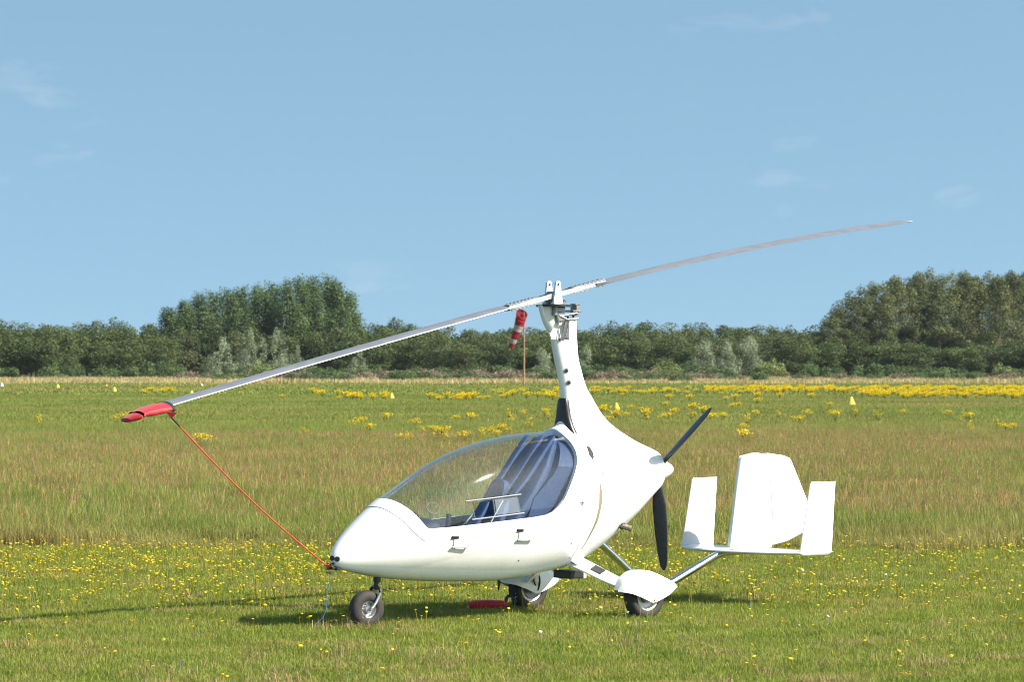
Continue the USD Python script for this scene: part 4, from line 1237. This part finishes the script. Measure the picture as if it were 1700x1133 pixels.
def profile_plate(outline, xle, xte, tmax, grid=None):
    """a vertical surface cut from a side outline; thickness from an aerofoil over its own chord."""
    P_ = Polygon(outline).buffer(0)
    zs = np.linspace(P_.bounds[1] + 1e-4, P_.bounds[3] - 1e-4, 34)
    rings = []
    for z in zs:
        from shapely.geometry import LineString
        s = P_.intersection(LineString([(-10, z), (10, z)]))
        x0, x1 = s.bounds[2], s.bounds[0]
        x = .5 * (1 - np.cos(np.linspace(0, np.pi, 24)))
        X_ = x0 + (x1 - x0) * x
        le, te = xle(z), xte(z)
        q_ = np.clip((le - X_) / (le - te), 0, 1)
        edge = min(1.0, (zs[-1] - z) / .03 + .15) ** .5
        yt = tmax * edge * (2.969 * np.sqrt(q_) - 1.26 * q_ - 3.516 * q_ ** 2 + 2.843 * q_ ** 3 - 1.015 * q_ ** 4) + .0012
        rings.append(np.vstack([np.c_[X_, yt, np.full(24, z)], np.c_[X_, -yt, np.full(24, z)][::-1]]))
    return loft(rings)


xle = lambda z: np.interp(z, [.5, 1.284, 1.32], [-2.00, -2.141, -2.17])
xte = lambda z: np.interp(z, [.5, .62, .9, 1.262, 1.32], [-2.66, -3.0, -2.965, -2.765, -2.74])
hx = lambda z: np.interp(z, [.49, 1.32], [-2.514, -2.443])
FINP = [(-2.008, .490), (-2.133, 1.245), (-2.147, 1.280), (-2.175, 1.302), (-2.24, 1.317), (-2.33, 1.323), (-2.440, 1.318), (-2.508, .490)]
RUDP = [(-2.456, 1.318), (-2.56, 1.309), (-2.66, 1.293), (-2.735, 1.275), (-2.760, 1.262), (-2.775, 1.240), (-2.961, .905), (-3.05, .745), (-3.065, .70), (-3.04, .665), (-2.875, .592), (-2.655, .518), (-2.524, .512)]
fin = obj('centre_fin', profile_plate(FINP, xle, xte, .055), WHITE, gyro, 40)
obj('rudder', profile_plate(RUDP, xle, xte, .055), WHITE, gyro, 40, label='rudder hinged to the centre fin')
lev = []
for v in np.linspace(-.755, .755, 41):
    q_ = abs(v) / .740
    le = -1.872 - .265 * min(1, q_) ** 2.2
    te = -2.545 + (.03 if abs(v) < .1 else 0)
    lev.append((v, le, te, .85 if q_ < .97 else .6))
obj('tailplane', panel(lev, 2, .095, y0=.478), WHITE, gyro, 40)
for sgn in (-1, 1):
    lev = []
    for z in np.r_[.455, .462, np.linspace(.475, 1.06, 16), 1.075, 1.082, 1.086]:
        t = (z - .455) / .631
        le = -2.135 - .135 * t - (.035 if z < .458 else .012 if z < .466 else 0) - (.012 if z > 1.08 else .004 if z > 1.07 else 0)
        te = -2.525 - .05 * t + (.05 if z < .458 else .018 if z < .466 else 0)
        lev.append((z, le, te, .35 if z < .458 or z > 1.084 else .7 if z > 1.08 else 1.0))
    obj('outer_fin', panel(lev, 1, .11, y0=sgn * .740), WHITE, gyro, 40, label='port outer fin' if sgn > 0 else 'starboard outer fin')

# rotor: teetering bar parked fore and aft, front tip tied down
RAZ = math.radians(38.07)
r_w = np.array([-math.cos(RAZ), -math.sin(RAZ)])
ra = math.radians(YAW)
rx = np.array([r_w[0] * math.cos(ra) + r_w[1] * math.sin(ra), -r_w[0] * math.sin(ra) + r_w[1] * math.cos(ra), 0.0])   # rotor azimuth in local axes
ry = np.array([-rx[1], rx[0], 0]) 
TILT = math.radians(12.9)
HUBZ = 2.668


def span(s):
    """point of the rotor's line at signed span s (positive = forward, low), with droop; and its direction."""
    z = HUBZ - s * math.sin(TILT) - (.03 if s > 0 else .215) * (s / 4.2) ** 2
    return rx * s * math.cos(TILT) + np.array([0, 0, z])


def rotor_frame(s):
    d = span(s + .01) - span(s - .01)
    d /= np.linalg.norm(d)
    return d, ry, np.cross(d, ry)


def foil(ch, th_, n=18):
    x = .5 * (1 - np.cos(np.linspace(0, np.pi, n)))
    yt = 5 * th_ * (.2969 * np.sqrt(x) - .126 * x - .3516 * x ** 2 + .2843 * x ** 3 - .1015 * x ** 4)
    up, dn = np.c_[x, yt * 1.15], np.c_[x, -yt * .75][::-1][1:-1]
    pr = np.vstack([up, dn])
    return np.c_[(.3 - pr[:, 0]) * ch, pr[:, 1] * ch]     # + = leading edge


head = obj('rotor_head', cat(box((-.10, -.05, 2.520), (.06, .05, 2.575), .01), cyl((-.01, 0, 2.50), (-.01, 0, 2.64), .035, 18)), STEEL, gyro, 30)
obj('gear_ring', cyl((-.01, 0, 2.572), (-.01, 0, 2.588), .150, 48), BLACK, head, 40)
obj('brake_plate', cyl((-.015, 0, 2.589), (-.012, 0, 2.597), .105, 40), STEEL, head, 40)
tilt_up = np.array([math.sin(TILT) * .5, 0, math.cos(TILT * .5)])
for v in (-.056, .056):
    pl = [(.048, 2.598), (.030, 2.70), (.022, 2.775), (.010, 2.788), (-.016, 2.788), (-.026, 2.775), (-.036, 2.70), (-.052, 2.598)]
    tw = obj('teeter_tower', side_prism(pl, v - .010, v + .010), GREYPAINT, head, 25)
    obj('tower_flange', box((-.058, v - .024, 2.590), (.054, v + .024, 2.606), .004), GREYPAINT, tw, 25)
    obj('tower_bolt', cyl((-.002, v - .016, 2.757), (-.002, v + .016, 2.757), .009, 10), BLACK, tw, 30)
cross_ = obj('teeter_block', box((-.034, -.045, 2.635), (.034, .045, 2.70), .006), STEEL, head, 25)
obj('servo_bracket', cat(box((-.265, -.05, 2.53), (-.17, .06, 2.545), .004), box((-.245, -.03, 2.50), (-.215, .05, 2.60), .004), box((-.26, .0, 2.585), (-.20, .055, 2.60), .003)), STEEL, head, 25)
obj('tilt_arm', cat(tube([(.0, .05, 2.49), (-.22, .05, 2.52)], .012, 10), tube([(.02, .06, 2.51), (-.10, .065, 2.465), (-.22, .06, 2.475)], .011, 10), box((-.08, -.045, 2.45), (.0, .065, 2.50), .006)), STEEL, head, 30)
obj('starter_gear', cat(cyl((.04, .07, 2.50), (.035, .07, 2.57), .026, 14), cyl((.0, .06, 2.44), (.02, .065, 2.50), .018, 12)), STEEL, head, 30)
for p0, p1, r, m in (((-.055, .045, 2.29), (-.10, .055, 2.49), .006, STEEL), ((-.085, .05, 2.29), (-.128, .06, 2.47), .007, STEEL), ((-.015, .055, 2.30), (.0, .06, 2.46), .004, ALU), ((-.205, .02, 2.40), (-.205, .02, 2.52), .010, BLACK), ((-.225, .0, 2.40), (-.225, .0, 2.52), .008, STEEL), ((-.185, -.03, 2.40), (-.19, -.03, 2.52), .008, BLACK)):
    obj('push_rod', tube([p0, (np.array(p0) * .5 + np.array(p1) * .5 + (0, .003, 0)), p1], r, 10), m, head, 30)
for u in (-.035, -.062, -.09, -.11):
    obj('rod_end', cyl((u, .035, 2.298), (u, .062, 2.302), .014, 12), BLACK, head, 30)
# hub bar: two side plates with webs between
rings = [[], []]
bar = []
for sgn_y in (-1, 1):
    sec = []
    for s in np.linspace(-.55, .50, 25):
        d, y_, n_ = rotor_frame(s)
        hh = .020 if abs(s) < .2 else .020 - .006 * (abs(s) - .2) / .4
        c_ = span(s) + y_ * sgn_y * .036
        sec.append([c_ + y_ * a1 + n_ * b1 for a1, b1 in ((-.006, -hh), (.006, -hh), (.006, hh), (-.006, hh))])
    bar.append(loft(sec))
hb = obj('hub_bar', cat(*bar), ALU, gyro, 20)
for s in np.linspace(-.165, .165, 7):
    d, y_, n_ = rotor_frame(s)
    obj('spacer', place(box((-.006, -.030, -.020), (.006, .030, .020)), span(s), d, y_, n_), STEEL, hb, 20)
for e in (-1, 1):
    for top_ in (-1, 1):
        sec = []
        for s in np.linspace(.20, .50 if e > 0 else .55, 10):
            d, y_, n_ = rotor_frame(e * s)
            w_ = .044 - .012 * (s - .2) / .4
            sec.append([span(e * s) + y_ * a1 + n_ * b1 for a1, b1 in ((-w_, top_ * .0212), (w_, top_ * .0212), (w_, top_ * .0255), (-w_, top_ * .0255))])
        obj('clamp_plate', loft(sec), ALU, hb, 20)
    for s in np.linspace(.23, .47 if e > 0 else .52, 7):
        d, y_, n_ = rotor_frame(e * s)
        for yy in (-.024, .024):
            obj('hub_bolt', cyl(span(e * s) + y_ * yy - n_ * .031, span(e * s) + y_ * yy + n_ * .031, .0075, 8), STEEL, hb, 30)
CH = .205
for e in (1, -1):
    sec = []
    for s in np.r_[np.linspace(.44, .60, 4), np.linspace(.7, 4.08 if e > 0 else 4.13, 40)]:
        d, y_, n_ = rotor_frame(e * s)
        f_ = foil(CH, .135)
        # forward blade leads towards port, aft blade towards starboard
        le_dir = y_ * e
        pit = math.radians(-4.5 if e > 0 else 3.5)
        cd = math.cos(pit) * le_dir + math.sin(pit) * n_
        nn_ = math.cos(pit) * n_ - math.sin(pit) * le_dir
        cutk = np.clip((s - .44) / .14, 0, 1)
        f2 = f_.copy()
        f2[:, 0] = np.maximum(f2[:, 0], -.7 * CH * (.35 + .65 * cutk))
        sec.append(span(e * s) + f2[:, :1] * cd + f2[:, 1:] * nn_)
    obj('rotor_blade', loft(sec), BLADE, gyro, 45, label='forward rotor blade, tied down' if e > 0 else 'aft rotor blade')
    d, y_, n_ = rotor_frame(e * 4.15)
    f_ = foil(CH, .135) * .98
    cd, nn_ = y_ * e, n_
    if e < 0:
        obj('blade_cap', loft([span(e * 4.131) + f_[:, :1] * cd + f_[:, 1:] * nn_, span(e * 4.17) + f_[:, :1] * .9 * cd + f_[:, 1:] * .75 * nn_]), WHITE, gyro, 40)

# red cover over the forward tip
cov = thing('blade_tip_cover', 'red padded cloth cover slipped over the tip of the forward rotor blade', 'cover')
NX = 34
sec = []
for s in np.linspace(3.90, 4.165, 22):
    t = (s - 3.90) / .265
    d, y_, n_ = rotor_frame(s)
    f_ = superellipse(.118 - .012 * t, (.029 + .009 * math.sin(math.pi * min(1, t * 1.1))) * (1 if t < .9 else 1 - 2.4 * (t - .9)), 2.6, NX)
    sag = np.where(f_[:, 0] > .0, -.030 * (f_[:, 0] / .13) ** 2 * (1 - t) ** 1.2, 0)
    wr = .0016 * np.sin(19 * t + 3 * np.arctan2(f_[:, 1], f_[:, 0]))
    sec.append(world(span(s) + (f_[:, :1] + .022) * y_ + (f_[:, 1:] + sag[:, None] + wr[:, None]) * n_))
obj('sleeve', loft(sec, (False, True)), REDCLOTH, cov, True)
sec = []
for s in np.linspace(4.158, 4.255, 9):
    t = (s - 4.158) / .097
    d, y_, n_ = rotor_frame(s)
    f_ = superellipse(.098 * (1 - .45 * t ** 1.5), .034 * (1 - .5 * t ** 2) * (.45 if t < .06 else .85), 2.4, NX)
    sec.append(world(span(s) + (f_[:, :1] + .022 - .02 * t) * y_ + (f_[:, 1:] - .012 - .01 * t) * n_))
obj('end_flap', loft(sec), REDCLOTH, cov, 50)
sec = []
for s, k_ in ((3.882, .99), (3.888, 1.04), (3.902, 1.05), (3.908, 1.0)):
    d, y_, n_ = rotor_frame(s)
    f_ = superellipse(.119 * k_, .035 * k_, 2.6, NX)
    sag = np.where(f_[:, 0] > .0, -.030 * (f_[:, 0] / .13) ** 2, 0)
    sec.append(world(span(s) + (f_[:, :1] + .022) * y_ + (f_[:, 1:] + sag[:, None]) * n_))
obj('trim_band', loft(sec, (False, False)), plain('dark_green_trim', (.012, .03, .02), .8), cov, 50)
d, y_, n_ = rotor_frame(3.925)
tie0 = world(span(3.925) + y_ * .125 - n_ * .080)[0]
obj('pull_tab', loft([[tie0 + np.array(o) for o in ((-.012, 0, 0), (.012, 0, 0), (.012, .004, 0), (-.012, .004, 0))], [world(span(3.91) + y_ * .14 - n_ * .045)[0] + np.array(o) for o in ((-.05, 0, 0), (.03, 0, 0), (.03, .004, 0), (-.05, .004, 0))]]), REDCLOTH, cov, 30)
nose_tie = world((2.315, -.02, .497))[0]
line = np.linspace(0, 1, 60)[:, None]
rp = tie0 + (nose_tie - tie0) * line
rp[:, 2] -= .05 * np.sin(math.pi * line[:, 0])
rope = thing('tie_down_rope', 'orange red rope from the blade tip cover down to the nose', 'rope')
obj('line', tube(rp[3:], .0062, 8), ROPE, rope, True)
obj('loop', tube(rp[:4], .0068, 8), BLACK, rope, True)
kn = nose_tie
obj('knot', cat(trimesh.creation.icosphere(2, .016).apply_translation(kn), tube([kn, kn + (-.02, -.01, .02), kn + (.01, -.02, .03)], .006, 8)), ROPE, rope, True)
b0 = world((2.31, -.01, .46))[0]
bp = smooth_path([b0, b0 + (-.004, -.02, -.10), b0 + (-.018, -.03, -.24), b0 + (-.055, -.03, -.36), b0 + (-.10, -.05, -.415), b0 + (-.09, -.10, -.435), b0 + (-.05, -.16, -.44)], 50)
bp[:, 0] += .006 * np.sin(np.linspace(0, 14, 50))
cord = obj('blue_cord', tube(bp, .0034, 7), BLUECORD, None, True)
data(cord.GetPrim(), label='thin blue cord hanging from the nose into the grass', category='cord')

# red roll lying in the shadow beside the far wheel
bag = thing('red_cloth_roll', 'rolled red cloth lying in the shadow beside the far main wheel', 'bag', (-.21, 28.55, 0), 14)
rr_ = np.random.default_rng(5)
sec = []
for i_, s in enumerate(np.linspace(-.165, .165, 18)):
    q_ = abs(s) / .165
    e_ = superellipse(.065 * (1 - .35 * q_ ** 3), .042 * (1 - .4 * q_ ** 3), 2.3, 24)
    e_ = e_ * (1 + .07 * rr_.normal(size=(24, 1)).cumsum(0) / 8)
    sec.append(np.c_[np.full(24, s), e_[:, 0], e_[:, 1] + .058])
obj('roll', loft(sec), REDCLOTH, bag, 60)
obj('strap', tube(smooth_path([(.16, 0, .08), (.20, .02, .13), (.23, 0, .10), (.24, .02, .06)], 16), .014, 10), plain('navy_strap', (.02, .03, .10), .7), bag, 40)
obj('buckle', box((.215, -.025, .07), (.255, .025, .10), .006), BLACK, bag, 30)

# ---------------------------------------------------------------- air
HAZE = usdkit.material(stage, '/World/Looks/haze', {'v': ('principled_volume', {'color': (.80, .88, 1.0), 'density': .00004, 'anisotropy': .3})}, [], volume='v.volume')
hz = obj('haze', box((-3100, -450, -1.0), (3100, 4600, 32)), HAZE, None, False, kind='stuff')
